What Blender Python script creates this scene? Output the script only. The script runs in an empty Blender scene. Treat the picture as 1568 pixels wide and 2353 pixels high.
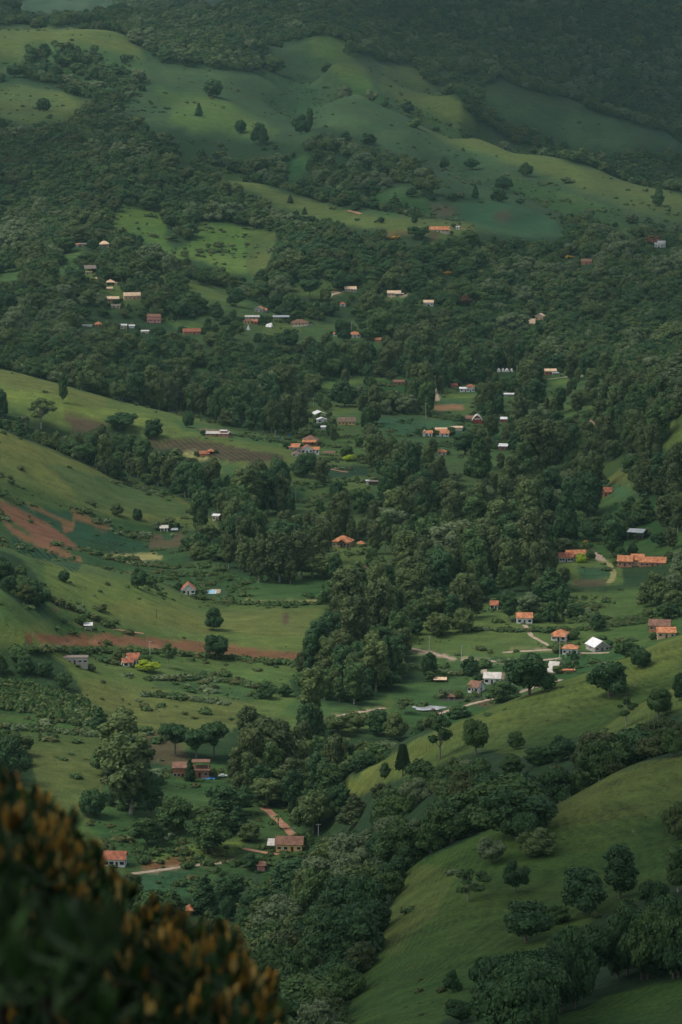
import bpy, bmesh, math, random, sys
import numpy as np
from mathutils import Vector, Matrix
scene = bpy.context.scene
C = scene.collection
R = math.radians

# ------------------------------------------------------------------ camera
cam_d = bpy.data.cameras.new('camera'); cam = bpy.data.objects.new('camera', cam_d); C.objects.link(cam)
cam.location = (0, 0, 337.0); cam.rotation_euler = (math.pi / 2 - 0.148, 0, 0)
cam_d.sensor_fit = 'HORIZONTAL'; cam_d.sensor_width = 24.0; cam_d.lens = 24.0 * 7460 / 1568
cam_d.clip_start = 0.5; cam_d.clip_end = 20000
cam_d.dof.use_dof = True; cam_d.dof.focus_distance = 1900; cam_d.dof.aperture_fstop = 5.6
scene.camera = cam

# ------------------------------------------------------------------ light
SUN_EL, SUN_AZ = R(58), R(-100)        # azimuth from +y towards +x
world = bpy.data.worlds.new('World'); scene.world = world; world.use_nodes = True
wn = world.node_tree.nodes; wl = world.node_tree.links
sky = wn.new('ShaderNodeTexSky'); sky.sky_type = 'NISHITA'; sky.sun_disc = False
sky.sun_elevation = SUN_EL; sky.sun_rotation = SUN_AZ; sky.air_density = 1.0; sky.dust_density = 3.0; sky.ozone_density = 2.0
wn['Background'].inputs['Strength'].default_value = 0.12
hsv = wn.new('ShaderNodeHueSaturation'); hsv.inputs['Saturation'].default_value = .5      # overcast: the blue is veiled
wl.new(sky.outputs[0], hsv.inputs['Color']); wl.new(hsv.outputs[0], wn['Background'].inputs['Color'])
sd = bpy.data.lights.new('sun', 'SUN'); sd.energy = 1.6; sd.angle = R(24); sd.color = (1.0, 0.985, 0.90)
sun = bpy.data.objects.new('sun', sd); C.objects.link(sun)
sun.rotation_euler = Vector((-math.sin(SUN_AZ) * math.cos(SUN_EL), -math.cos(SUN_AZ) * math.cos(SUN_EL), -math.sin(SUN_EL))).to_track_quat('-Z', 'Y').to_euler()
vs = scene.view_settings; vs.view_transform = 'Standard'; vs.look = 'None'; vs.exposure = 0.52; vs.gamma = 1.0; vs.use_curve_mapping = False
cy = scene.cycles
cy.use_denoising = True; cy.denoiser = 'OPENIMAGEDENOISE'; cy.denoising_input_passes = 'RGB_ALBEDO_NORMAL'; cy.denoising_prefilter = 'ACCURATE'; cy.max_bounces = 5; cy.diffuse_bounces = 2; cy.glossy_bounces = 1; cy.transmission_bounces = 2; cy.volume_bounces = 0
cy.use_adaptive_sampling = False; cy.sample_clamp_indirect = 4

# unseen blobs added high over the valley to shade the right and lower parts
def add_shade_clouds():
    rs = np.random.RandomState(2); bm = bmesh.new(); H_ = 1500.0
    spots = [(260,620,520,420),(60,900,240,260),(330,1050,260,260),(-80,520,260,200),(420,2300,330,420),(700,3600,420,500),(900,5600,700,800),(400,6700,700,600),(-350,4150,330,300),(-650,5900,420,420),(-500,3000,240,260),(300,4300,180,160),(-420,2350,170,130),(60,3050,190,160),(0,6500,500,300),(-60,1180,130,110)]
    for x, y, rx, ry in spots:
        for k in range(9):
            a = k * 2.4; q = 0 if k == 0 else .55; m = Matrix.Translation((x + q * rx * math.cos(a) + math.sin(SUN_AZ) / math.tan(SUN_EL) * (H_ - 60), y + q * ry * math.sin(a) + math.cos(SUN_AZ) / math.tan(SUN_EL) * (H_ - 60), H_ + rs.uniform(-30, 60))) @ Matrix.Diagonal((rx * rs.uniform(.45, .65), ry * rs.uniform(.45, .65), 90, 1))
            bmesh.ops.create_icosphere(bm, subdivisions=2, radius=1.0, matrix=m)
    me = bpy.data.meshes.new('shade_clouds'); bm.to_mesh(me); bm.free(); o = bpy.data.objects.new('shade_clouds', me); C.objects.link(o); o['kind'] = 'structure'
    m = bpy.data.materials.new('shade_cloud'); m.use_nodes = True; m.node_tree.nodes['Principled BSDF'].inputs['Base Color'].default_value = (.85, .87, .9, 1); m.node_tree.nodes['Principled BSDF'].inputs['Roughness'].default_value = 1; me.materials.append(m)
add_shade_clouds()
# ------------------------------------------------------------------ terrain
# picture coordinates used for surveying the place: 1568 x 2353
PW, PH, FPX = 1568.0, 2353.0, 7460.0
CAMZ, PITCH = 337.0, 0.148
cp, sp = math.cos(PITCH), math.sin(PITCH)
def ray(u, v):
    a = (np.asarray(u, float) - PW / 2) / FPX
    b = -(np.asarray(v, float) - PH / 2) / FPX
    return a, cp + b * sp, -sp + b * cp          # x, y, z of the direction
def proj(x, y, z):
    x = np.asarray(x, float); z = np.asarray(z, float) - CAMZ
    d = y * cp - z * sp
    b = (y * sp + z * cp) / d
    return PW / 2 + FPX * x / d, PH / 2 - FPX * b

# surveyed points: (u, v, distance along the view) or (u, v, ('z', height))
Z = lambda h: ('z', h)
CTRL = [
 # near slopes, lower right
 (1568,2353,560),(1300,2353,600),(1000,2353,640),(820,2353,680),(1568,2200,650),(1300,2200,700),(1000,2200,735),(880,2200,765),
 (1568,2000,770),(1300,2000,800),(1100,2050,790),(960,2050,820),(1568,1870,830),(1350,1900,830),
 (1568,1728,900),(1440,1762,900),(1290,1842,890),(1100,1915,885),(950,1987,880),(900,2060,850),(862,2150,800),(800,2330,715),
 (1568,1760,985),(1440,1800,985),(1290,1880,975),(1100,1960,965),(950,2050,960),
 (850,2050,1040),(780,2150,1040),(720,2300,990),(600,2353,1000),(640,2200,1080),(860,1960,1110),
 (1500,1690,1080),(1300,1770,1070),(1100,1840,1060),(950,1890,1090),(800,1930,1270),
 (1568,1587,1180),(1430,1650,1165),(1370,1692,1160),(1200,1740,1150),(1000,1800,1160),(880,1850,1230),
 (1568,1610,1215),(1430,1672,1195),
 (1400,1620,1250),(1568,1530,1280),(1200,1670,1240),(1000,1740,1230),(850,1810,1310),
 (1568,1455,1340),(1480,1490,1330),(1300,1560,1320),(1180,1602,1305),(1040,1662,1300),(900,1732,1300),(800,1790,1345),(735,1838,1400),
 (1568,1500,1430),(1480,1530,1420),(1300,1600,1400),(1180,1640,1385),(1040,1700,1370),(900,1775,1370),(800,1830,1410),
 # valley floor
 (1568,1440,Z(12)),(1400,1480,Z(6)),(1300,1530,Z(4)),(1150,1560,Z(3)),(1000,1600,Z(1)),(985,1630,Z(0)),(870,1660,Z(0)),(740,1700,Z(0)),
 (640,1780,Z(0)),(660,1860,Z(2)),(658,1955,Z(2)),(705,1955,Z(2)),(745,1955,Z(4)),(720,2000,Z(3)),(700,1900,Z(2)),(760,1900,Z(6)),(720,2050,Z(8)),(560,1900,Z(2)),(450,2000,Z(2)),(300,1980,Z(3)),(500,2100,Z(0)),(620,2050,Z(0)),(100,2050,Z(6)),
 (300,1850,Z(5)),(100,1800,Z(10)),(100,1700,Z(13)),(300,1700,Z(9)),(500,1700,Z(4)),(300,1600,Z(12)),(100,1560,Z(22)),(0,1500,Z(32)),
 (180,1500,Z(18)),(300,1530,Z(14)),(600,1520,Z(6)),(450,1460,Z(10)),(200,1450,Z(20)),(320,1390,Z(19)),(600,1420,Z(6)),(432,1364,Z(4)),
 (0,1420,1590),(0,1340,1690),(0,1275,1740),(100,1290,1850),(180,1302,1870),(330,1340,1870),(430,1385,1860),(120,1300,1960),(330,1330,1960),(600,1370,Z(3)),(700,1400,Z(3)),
 (700,1300,Z(4)),(500,1290,Z(4)),(480,1210,Z(6)),(375,1220,2170),(300,1262,2090),(0,1200,2050),(0,1160,2090),(150,1205,2120),(150,1265,2010),
 (0,1100,2160),(200,1130,2210),(350,1165,2230),(0,985,2300),(100,1030,2320),(200,1073,2340),(350,1123,2370),(480,1180,Z(6)),
 (0,1030,2400),(100,1070,2410),(200,1105,2420),(300,1120,Z(8)),
 (0,920,2520),(100,940,2520),(200,962,2520),(350,1002,2500),(500,1012,2480),(620,1050,2420),
 (0,845,2680),(160,888,2680),(300,928,2690),(440,955,2700),(530,985,Z(14)),
 (0,880,2800),(160,910,2810),(300,935,2850),
 (900,1600,Z(1)),(900,1500,Z(2)),(1200,1450,Z(5)),(1000,1400,Z(4)),(900,1300,Z(6)),(1200,1300,Z(7)),(790,1255,Z(6)),(650,1200,Z(7)),(1000,1200,Z(8)),
 (1350,1290,Z(9)),(1480,1300,Z(10)),(1568,1300,Z(14)),(1500,1220,Z(14)),(1568,1380,Z(12)),(1300,1180,Z(9)),(700,1100,Z(9)),(900,1080,Z(9)),(1150,1080,Z(10)),
 (1400,1100,Z(20)),(1440,1060,Z(26)),(1568,1100,Z(40)),(1568,980,Z(66)),(1568,860,Z(90)),(1450,950,Z(30)),(1300,980,Z(13)),(750,1010,Z(10)),(1000,990,Z(11)),
 (700,960,Z(13)),(900,940,Z(12)),(1150,900,Z(14)),(800,880,Z(15)),(1000,870,Z(16)),(1250,870,Z(18)),(1400,860,Z(28)),(600,900,Z(17)),
 (300,860,Z(28)),(100,800,Z(46)),
 # far side of the valley
 (0,750,3080),(100,760,3080),(300,745,3150),(200,645,3300),(240,568,3450),(420,700,3220),(600,745,3190),(740,750,3200),(800,800,3100),(1000,800,3120),(1000,700,3330),
 (800,670,3400),(905,680,3400),(985,700,3330),(1240,735,3300),(1400,760,3250),(1568,700,3400),(1350,605,3600),(1568,570,3800),(1500,568,3800),(1200,600,3600),(1010,535,3600),
 (820,600,3500),(600,640,3440),(350,600,3480),(560,700,3260),(310,592,3400),(420,640,3340),(400,612,3440),(540,660,3370),
 (300,490,3750),(550,528,3700),(450,560,3600),(255,515,3680),(100,650,3250),(0,620,3400),(0,500,3750),(100,500,3750),(150,400,3950),(0,300,4250),
 (400,430,3880),(600,500,3770),(700,500,3790),(350,333,4060),(500,389,4000),(650,439,3950),(800,483,3900),(900,497,3840),(1000,503,3790),(1090,525,3680),
 (350,380,4180),(500,425,4130),(650,470,4080),(800,505,4030),(900,515,3960),
 (800,440,4220),(900,470,4060),(1000,490,3960),(1100,480,4000),(1250,530,3860),(1350,560,3780),(900,400,4360),(700,350,4450),(550,320,4500),(1100,420,4260),(450,300,4500),
 (965,287,4900),(1100,308,4870),(1250,352,4800),(1400,402,4720),(1568,455,4640),(1100,330,4700),(1200,420,4400),(1300,440,4400),(1500,500,4250),(1400,530,4000),(1568,550,4000),
 (1100,345,4990),(1250,390,4930),(1400,438,4850),(1568,490,4780),
 (700,175,5380),(765,160,5230),(650,250,4960),(770,250,5080),(830,235,4960),(1150,270,5230),(1230,290,5230),(1330,335,5180),(1450,360,5130),(1568,390,5080),(1160,180,5620),(1300,225,5560),(1450,280,5470),(1568,330,5400),
 (1300,255,5700),(1450,308,5650),(1568,350,5650),
 (1568,230,6150),(1300,130,6250),(1568,80,6650),(1300,0,6750),(1000,60,6350),(1000,0,6600),(1568,0,6900),
 (745,83,5650),(620,110,5450),(840,118,5600),(1000,205,5300),(1085,258,5050),(850,250,4980),(700,280,4800),(750,180,5250),(620,200,5050),(900,180,5350),
 (745,95,5850),(620,120,5600),(950,150,5850),
 (560,160,5200),(0,60,5200),(250,61,5200),(330,108,5080),(440,150,5000),(0,75,5380),(250,75,5380),(100,150,4900),(250,180,4800),(350,230,4650),(500,250,4650),(120,205,4600),(0,195,4600),(0,240,4420),(120,250,4420),(600,300,4560),(250,260,4450),
 (0,38,5950),(300,34,5950),(500,20,6050),(700,30,6150),(0,60,6300),(300,55,6300),(100,10,7600),(300,10,7600),(784,-60,7600),(1568,-150,7700),
 ]
_rng = np.random.RandomState(7)
P = []
for u, v, d in CTRL:
    a, b, c = ray(u, v)
    y = (d[1] - CAMZ) / c * b if isinstance(d, tuple) else float(d)
    P.append((a * y / b, y, CAMZ + c * y / b))
for x in (-900, -300, 300, 900):                       # country beyond the picture
    P.append((x, 9500, 560))
for a in (-0.18, -0.06, 0.06, 0.18):                   # the hill the camera stands on
    for y, z in ((6, 331.5), (14, 327.5), (40, 311), (120, 276), (260, 228 - 60 * a), (420, 186 + 90 * a)):
        P.append((a * y, y, z))
for u, y, z in ((0,700,90),(300,700,95),(560,720,100),(0,1000,25),(300,1000,22)):
    a, b, c = ray(u, 2353); P.append((a * y / b, y, z))
P = np.array(P)
def _co(x, y):
    s = np.log(np.maximum(y, 4.0)); a = x / np.maximum(y, 4.0)
    a = 0.125 * np.tanh(a / 0.125 * np.where(np.abs(a) < 0.11, 1, 1)) if False else np.clip(a, -0.135, 0.135)
    return a, s
ca, cs = _co(P[:, 0], P[:, 1])
SA = 2.2                                                # stretch of the sideways axis
def _kern(r2): return 0.5 * r2 * np.log(r2 + 1e-12)
_A = _kern((SA * (ca[:, None] - ca)) ** 2 + (cs[:, None] - cs) ** 2)
_n = len(P)
_M = np.zeros((_n + 3, _n + 3)); _M[:_n, :_n] = _A + np.eye(_n) * -2e-5
_M[:_n, _n] = 1; _M[:_n, _n + 1] = SA * ca; _M[:_n, _n + 2] = cs; _M[_n:, :_n] = _M[:_n, _n:].T
_w = np.linalg.solve(_M, np.concatenate([P[:, 2], np.zeros(3)]))
def _vnoise(x, y, seed):
    xi = np.floor(x).astype(np.int64); yi = np.floor(y).astype(np.int64); fx = x - xi; fy = y - yi
    fx = fx * fx * (3 - 2 * fx); fy = fy * fy * (3 - 2 * fy)
    def h(i, j):
        n = (i * 374761393 + j * 668265263 + seed * 974711) & 0xffffffff
        n = ((n ^ (n >> 13)) * 1274126177) & 0xffffffff
        return ((n ^ (n >> 16)) & 0xffff) / 65535.0
    return (h(xi, yi) * (1 - fx) + h(xi + 1, yi) * fx) * (1 - fy) + (h(xi, yi + 1) * (1 - fx) + h(xi + 1, yi + 1) * fx) * fy
def fbm(x, y, seed=0, octv=4):
    s = np.zeros(np.shape(x)); a = 1.0; t = 0
    for k in range(octv):
        s = s + a * (_vnoise(x * 2 ** k, y * 2 ** k, seed + k) - 0.5); t += a; a *= 0.5
    return 2 * s / t
def hgt_exact(x, y):
    x = np.asarray(x, float); y = np.asarray(y, float)
    a, s = _co(x, y); sh = a.shape; a = a.ravel(); s = s.ravel(); out = np.empty(a.size)
    for i in range(0, a.size, 20000):
        aa = a[i:i + 20000]; ss = s[i:i + 20000]
        out[i:i + 20000] = _kern((SA * (aa[:, None] - ca)) ** 2 + (ss[:, None] - cs) ** 2) @ _w[:_n] + _w[_n] + _w[_n + 1] * SA * aa + _w[_n + 2] * ss
    z = out.reshape(sh)
    amp = np.clip((y - 150) / 900, 0, 1) * (1.0 + np.clip((y - 3000) / 2000, 0, 1.5))
    z = z + amp * 2.6 * fbm(x / 130, y / 130, 3, 4)
    z = z + np.clip((y - 2900) / 1500, 0, 1) * 27 * fbm(x / 165 + .5 * fbm(x / 200, y / 300, 5, 2), y / 1000, 6, 3)
    z = z + np.clip((y - 1300) / 300, 0, 1) * np.clip((2600 - y) / 400, 0, 1) * np.clip((60 - x) / 120, 0, 1) * 4.5 * fbm(x / 70, y / 240, 8, 3)
    far = np.clip((np.abs(x / np.maximum(y, 4)) - 0.135) / 0.2, 0, 1)
    z = z + far * np.clip(y, 0, 1500) * 0.02 * fbm(x / 300, y / 300, 11, 3)
    return z
# regular table of heights in (x / y, log y), read back with bilinear lookup
NA, NS = 901, 1500
A0, A1, S0, S1 = -0.20, 0.20, math.log(5.0), math.log(9500.0)
_ga = np.linspace(A0, A1, NA); _gs = np.linspace(S0, S1, NS)
# exact on a coarser net, then refined by interpolation + the fine noise is in the coarse net already
_gy = np.exp(_gs)
GX = _ga[None, :] * _gy[:, None]; GY = np.broadcast_to(_gy[:, None], GX.shape)
def _table():
    ia = slice(None, None, 2)
    zc = hgt_exact(GX[:, ia], GY[:, ia])
    z = np.empty((NS, NA)); z[:, ia] = zc; z[:, 1::2] = 0.5 * (zc[:, :-1] + zc[:, 1:])
    return z
GZ = _table()
def _curv():
    # how far the ground stands above (ridge, +) or below (gully, -) its surroundings, metres
    k = 22; T = GZ.copy()
    for ax, w in ((1, 14), (0, 10), (1, 14), (0, 10)):
        c = np.cumsum(np.concatenate([np.repeat(T.take([0], ax), w + 1, ax), T, np.repeat(T.take([-1], ax), w, ax)], ax), ax)
        n = T.shape[ax]; T = (c.take(range(2 * w + 1, 2 * w + 1 + n), ax) - c.take(range(0, n), ax)) / (2 * w + 1)
    return GZ - T
GC = _curv()
def _bil(T, x, y):
    y = np.maximum(np.asarray(y, float), 5.01); x = np.asarray(x, float)
    fa = np.clip((x / y - A0) / (A1 - A0) * (NA - 1), 0, NA - 1.001); fs = np.clip((np.log(y) - S0) / (S1 - S0) * (NS - 1), 0, NS - 1.001)
    i = fs.astype(int); j = fa.astype(int); p = fs - i; q = fa - j
    return (T[i, j] * (1 - q) + T[i, j + 1] * q) * (1 - p) + (T[i + 1, j] * (1 - q) + T[i + 1, j + 1] * q) * p
def hgt(x, y): return _bil(GZ, x, y)
# highest sight line so far along each azimuth: what the ground in front hides
GT = (GZ - CAMZ) / GY
GH = np.maximum.accumulate(GT, axis=0)
def hidden(x, y, dz=0.0):
    """metres by which the point dz above the ground lies under the sight line"""
    return (_bil(GH, x, np.asarray(y) * 0.998) - (hgt(x, y) + dz - CAMZ) / np.asarray(y)) * np.asarray(y)
def at(u, v, ymin=300.0, ymax=9300.0):
    """ground point seen at (u, v)"""
    a, b, c = ray(u, v); a = float(a / b); t = float(c / b)
    fa = min(max((a - A0) / (A1 - A0) * (NA - 1), 0), NA - 1.001); j = int(fa); q = fa - j
    col = GT[:, j] * (1 - q) + GT[:, j + 1] * q
    ok = np.nonzero((col >= t) & (_gy > ymin))[0]
    if len(ok) == 0: y = ymax
    else:
        i = ok[0]; t0, t1 = col[i - 1], col[i]
        f = 0 if t1 == t0 else min(max((t - t0) / (t1 - t0), 0), 1)
        y = math.exp(_gs[i - 1] + f * (_gs[i] - _gs[i - 1]))
    return Vector((a * y, y, float(hgt(a * y, y))))
# ------------------------------------------------------------------ land cover, surveyed as outlines on the ground
MX = 0
CW, CH = 1568, 2353
cov = np.zeros((CH, CW, 3), np.float32); den = np.ones((CH, CW), np.float32); kin = np.zeros((CH, CW), np.uint8); scr = np.zeros((CH, CW), np.float32); row = np.zeros((CH, CW), np.float32)
FLOOR = (0.024, 0.050, 0.018)
cov[:] = FLOOR
PAL = dict(far=(0.048,0.080,0.030), olive=(0.088,0.112,0.031), grass=(0.074,0.114,0.030), lush=(0.048,0.094,0.028), bright=(0.110,0.160,0.036), yellow=(0.150,0.180,0.050),
           soil=(0.150,0.078,0.036), brown=(0.082,0.066,0.034), tan=(0.24,0.17,0.10), orange=(0.26,0.14,0.07), crop=(0.030,0.075,0.034), teal=(0.040,0.095,0.038), path=(0.36,0.27,0.18), pale=(0.050,0.078,0.038),
           hill=(0.080,0.112,0.027), near=(0.050,0.096,0.020), floor=FLOOR, scrub=(0.050,0.088,0.028), red=(0.170,0.082,0.036), sandy=(0.26,0.24,0.09))
def inside(pts, xx, yy):
    c = np.zeros(xx.shape, bool); n = len(pts)
    for i in range(n):
        x0, y0 = pts[i]; x1, y1 = pts[(i + 1) % n]
        if y0 == y1: continue
        m = ((yy < y0) != (yy < y1)) & (xx < (x1 - x0) * (yy - y0) / (y1 - y0) + x0)
        c ^= m
    return c
def poly(pts, col=None, d=None, k=None, s=None, r=None):
    xs = [p[0] for p in pts]; ys = [p[1] for p in pts]
    x0, x1, y0, y1 = max(int(min(xs)), 0), min(int(max(xs)) + 2, CW), max(int(min(ys)), 0), min(int(max(ys)) + 2, CH)
    if x1 <= x0 or y1 <= y0: return
    xx, yy = np.meshgrid(np.arange(x0, x1) + .5, np.arange(y0, y1) + .5)
    m = inside([(x if x < 1568 else 1600, y) for x, y in pts], xx, yy)
    if col is not None: cov[y0:y1, x0:x1][m] = PAL[col]
    if d is None and col is not None and col != 'floor': d = 0.0
    if d is not None: den[y0:y1, x0:x1][m] = d
    if k is not None: kin[y0:y1, x0:x1][m] = k
    if s is not None: scr[y0:y1, x0:x1][m] = s
    if r is not None: row[y0:y1, x0:x1][m] = r
def line(pts, w, col):
    for (x0, y0), (x1, y1) in zip(pts[:-1], pts[1:]):
        L = math.hypot(x1 - x0, y1 - y0) + 1e-6; nx, ny = -(y1 - y0) / L * w / 2, (x1 - x0) / L * w / 2
        poly([(x0 + nx, y0 + ny), (x1 + nx, y1 + ny), (x1 - nx, y1 - ny), (x0 - nx, y0 - ny)], col, 0.0)
# tree kinds: 0 broadleaf, 1 eucalyptus, 2 dark pine-like
poly([(330,850),(560,760),(1000,800),(1500,860),(1568,1240),(1300,1400),(760,1560),(560,1330),(380,1200),(200,1080),(0,940),(0,840)], k=1)
poly([(0,760),(700,760),(700,900),(0,860)], k=0)
poly([(640,1400),(960,1400),(960,1640),(640,1640)], k=1)
poly([(480,1600),(780,1600),(780,1880),(480,1880)], k=1)
poly([(1000,2353),(1020,2300),(1200,2150),(1400,2080),(1568,2020),(1568,2353)], k=2)
# --- far slopes
poly([(0,60),(250,61),(290,75),(330,115),(385,145),(440,150),(520,165),(600,165),(640,150),(615,108),(680,95),(745,82),(790,95),(800,115),(870,145),(950,150),(990,190),(1040,220),(1085,255),(1100,290),(1200,338),(1350,383),(1500,425),(1568,452),(1568,532),(1470,542),(1400,545),(1300,545),(1100,535),(1090,515),(1000,503),(900,497),(800,483),(650,440),(500,390),(350,335),(350,285),(260,250),(200,225),(120,205),(0,195)], 'far', s=.05)
poly([(700,95),(745,82),(790,95),(810,120),(860,190),(880,235),(820,215),(770,160),(720,120)], 'grass', s=0)  # light falling on the upper hill, put into a lighter grass colour
for a in range(3): pass
poly([(870,145),(950,150),(990,190),(1040,220),(1085,255),(1080,290),(960,285),(900,230)], 'olive', s=.05)
poly([(960,290),(1100,310),(1250,355),(1400,402),(1568,455),(1568,525),(1440,480),(1250,400),(1060,340)], 'olive', s=.05)
poly([(1160,400),(1300,440),(1440,490),(1500,535),(1400,545),(1330,510),(1200,450)], 'grass', s=.1)
poly([(0,60),(250,61),(290,75),(330,115),(300,190),(120,180),(0,165)], 'olive', s=.25)
poly([(50,95),(200,100),(310,130),(335,200),(300,240),(250,250),(200,225),(60,170)], 'scrub', d=.35, s=.8)
poly([(0,165),(120,170),(210,200),(260,245),(200,225),(120,200),(60,195),(0,190)], 'floor', d=.8)
poly([(0,195),(100,200),(200,228),(175,260),(150,285),(60,285),(0,270)], 'olive', s=.3)
poly([(350,200),(520,230),(640,300),(560,320),(400,290)], 'grass', s=.2)
poly([(350,288),(420,300),(500,322),(600,325),(690,330),(720,312),(760,300),(850,322),(900,345),(990,380),(1000,410),(940,420),(870,430),(850,480),(800,483),(650,438),(500,388),(380,340)], 'floor', d=.75)
poly([(700,345),(715,380),(650,420),(630,415),(670,370)], 'lush', s=.1)
poly([(900,430),(1000,420),(1020,440),(1000,500),(880,495),(850,480),(870,440)], 'lush', d=.06, s=.3)
poly([(985,450),(1040,440),(1100,445),(1105,465),(1000,465)], 'floor', d=.8)
poly([(1050,470),(1130,460),(1200,470),(1290,515),(1300,545),(1200,545),(1100,522),(1060,500)], 'teal', s=0)
poly([(985,475),(1020,468),(1055,475),(1050,497),(1010,503),(985,497)], 'brown'); poly([(1130,490),(1170,485),(1175,505),(1140,508)], 'brown')
poly([(1290,495),(1340,490),(1420,520),(1440,545),(1300,550)], 'floor', d=.8)
poly([(1405,480),(1480,510),(1568,540),(1568,550),(1470,530),(1410,492)], 'floor', d=.8)
poly([(1160,180),(1230,210),(1300,225),(1350,250),(1450,280),(1568,330),(1568,345),(1490,340),(1400,345),(1380,335),(1330,340),(1230,290),(1150,262),(1110,238),(1100,200)], 'far', s=.15)
poly([(1000,165),(1080,160),(1110,185),(1080,200),(1010,190)], 'far', d=.1, s=.3)
poly([(10,14),(60,0),(270,0),(220,25),(200,20),(120,30),(60,28)], 'pale', d=.0); poly([(455,0),(515,0),(490,18),(470,15)], 'pale', d=0)
poly([(350,330),(500,387),(650,438),(800,482),(900,496),(1000,502),(1090,515),(1095,535),(990,535),(900,525),(820,520),(760,500),(700,482),(660,478),(640,470),(560,430),(480,398),(400,368),(352,338)], 'olive', s=.25)
poly([(640,470),(760,500),(840,522),(960,545),(900,535),(700,500)], 'olive', d=.15, s=.3)
line([(810,487),(830,492)], 4, 'soil')
poly([(285,468),(330,478),(380,488),(420,512),(450,510),(520,518),(600,530),(634,535),(630,565),(615,610),(600,640),(560,628),(520,622),(440,592),(400,592),(375,600),(330,548),(252,517)], 'bright', s=.35)  # light patch on the slope, put into a brighter grass colour
poly([(385,490),(430,512),(450,512),(455,535),(430,560),(400,575),(380,540)], 'floor', d=.6)
poly([(560,540),(634,535),(630,565),(600,640),(570,630)], 'olive', s=.3)
poly([(308,590),(350,605),(400,630),(480,662),(560,697),(575,712),(540,704),(470,682),(400,660),(330,618)], 'grass', s=.1)
poly([(130,590),(190,570),(205,600),(185,640),(140,650),(120,625)], 'lush', d=.1, s=.5); poly([(0,620),(50,620),(60,650),(0,665)], 'lush', d=.15, s=.5)
poly([(0,455),(40,465),(30,480),(0,480)], 'scrub', d=.3)
poly([(880,528),(960,525),(1040,518),(1095,528),(1080,540),(1010,548),(1000,565),(985,540),(920,540)], 'grass', s=.2)
line([(880,538),(935,535),(960,533)], 6, 'soil'); poly([(985,533),(1015,533),(1010,548),(990,552)], 'brown'); line([(1030,520),(1090,531)], 3, 'soil')
poly([(640,660),(700,650),(760,650),(820,660),(800,672),(765,682),(745,690),(700,682)], 'olive', d=.05, s=.3)
line([(748,686),(765,676),(790,668)], 5, 'tan'); poly([(765,665),(790,660),(795,668),(770,675)], 'soil')
poly([(878,678),(930,675),(960,685),(985,695),(1000,712),(960,705),(910,695)], 'grass', s=.2); line([(893,681),(935,678)], 4, 'path')
poly([(1040,690),(1060,695),(1050,710),(1040,705)], 'grass', s=.3)
poly([(683,745),(735,738),(790,752),(800,765),(850,772),(850,783),(790,775),(700,766),(680,757)], 'lush', s=0)
poly([(360,725),(430,770),(520,770),(600,765),(600,740),(640,735),(700,735),(690,760),(620,775),(560,765)], 'grass', d=.4, s=.3)
poly([(190,610),(240,640),(300,670),(330,690),(260,720),(230,690),(200,650)], 'grass', d=.35, s=.5)
poly([(1205,735),(1265,725),(1275,750),(1230,765),(1205,758)], 'lush', d=.2, s=.5)
# --- valley floor, far part
poly([(715,885),(730,876),(800,872),(880,868),(935,868),(930,905),(850,915),(790,905),(750,925),(715,925)], 'lush', d=.12, s=.3)
poly([(730,880),(800,872),(885,868),(892,874),(830,884),(770,893),(733,896)], 'yellow', d=0, s=0)
poly([(690,930),(760,920),(820,925),(840,945),(760,960),(700,955)], 'grass', d=.25, s=.4)
poly([(860,955),(960,960),(1010,965),(1070,975),(1060,1000),(960,1005),(870,985)], 'crop', s=.2); poly([(960,965),(1060,970),(1065,990),(990,990)], 'teal', s=.1)
poly([(990,915),(1080,905),(1090,950),(1060,950),(980,945)], 'grass', s=.2)
poly([(1030,908),(1100,906),(1090,914),(1030,915)], 'bright', s=0); poly([(995,932),(1060,928),(1065,940),(1000,946)], 'orange'); poly([(1010,922),(1070,920),(1060,930),(1005,931)], 'teal')
line([(997,893),(999,905),(1005,920)], 8, 'path')
poly([(1060,890),(1120,880),(1130,900),(1070,905)], 'lush', s=.4)
poly([(1260,870),(1290,845),(1420,842),(1425,860),(1340,875),(1300,882),(1310,925),(1345,960),(1345,1000),(1300,985),(1260,960),(1230,900)], 'lush', d=.12, s=.3)
poly([(1390,842),(1425,840),(1420,852),(1395,858)], 'tan'); poly([(1265,876),(1310,872),(1310,884),(1270,885)], 'bright', s=0); poly([(1290,850),(1330,848),(1335,862),(1300,864)], 'teal')
poly([(1350,962),(1400,958),(1395,985),(1375,990),(1350,975)], 'tan', d=.1); poly([(1270,930),(1350,925),(1420,945),(1350,965),(1280,960)], 'grass', d=.1, s=.3)
poly([(1510,1000),(1540,970),(1568,955),(1568,1040),(1530,1032),(1515,1020)], 'grass', s=.2)
poly([(1060,1010),(1200,990),(1220,1040),(1200,1080),(1060,1050)], 'grass', d=.55, s=.5)
poly([(1366,1075),(1400,1058),(1430,1050),(1450,1058),(1450,1100),(1447,1145),(1410,1135),(1372,1110)], 'olive', s=.1); poly([(1375,1115),(1445,1110),(1447,1145),(1390,1140)], 'teal')
poly([(1170,1080),(1250,1068),(1310,1090),(1295,1135),(1240,1130),(1180,1120)], 'lush', d=.1, s=.6); line([(1247,1125),(1282,1126)], 3, 'path')
poly([(680,985),(760,990),(860,1000),(860,1060),(850,1140),(760,1150),(700,1175),(660,1170),(670,1100),(600,1060),(620,1000)], 'grass', d=.12, s=.6)
poly([(745,1072),(850,1068),(848,1095),(750,1100)], 'crop', r=1); poly([(670,1120),(700,1110),(705,1170),(665,1170)], 'lush'); line([(720,1070),(800,1085)], 3, 'brown')
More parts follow.
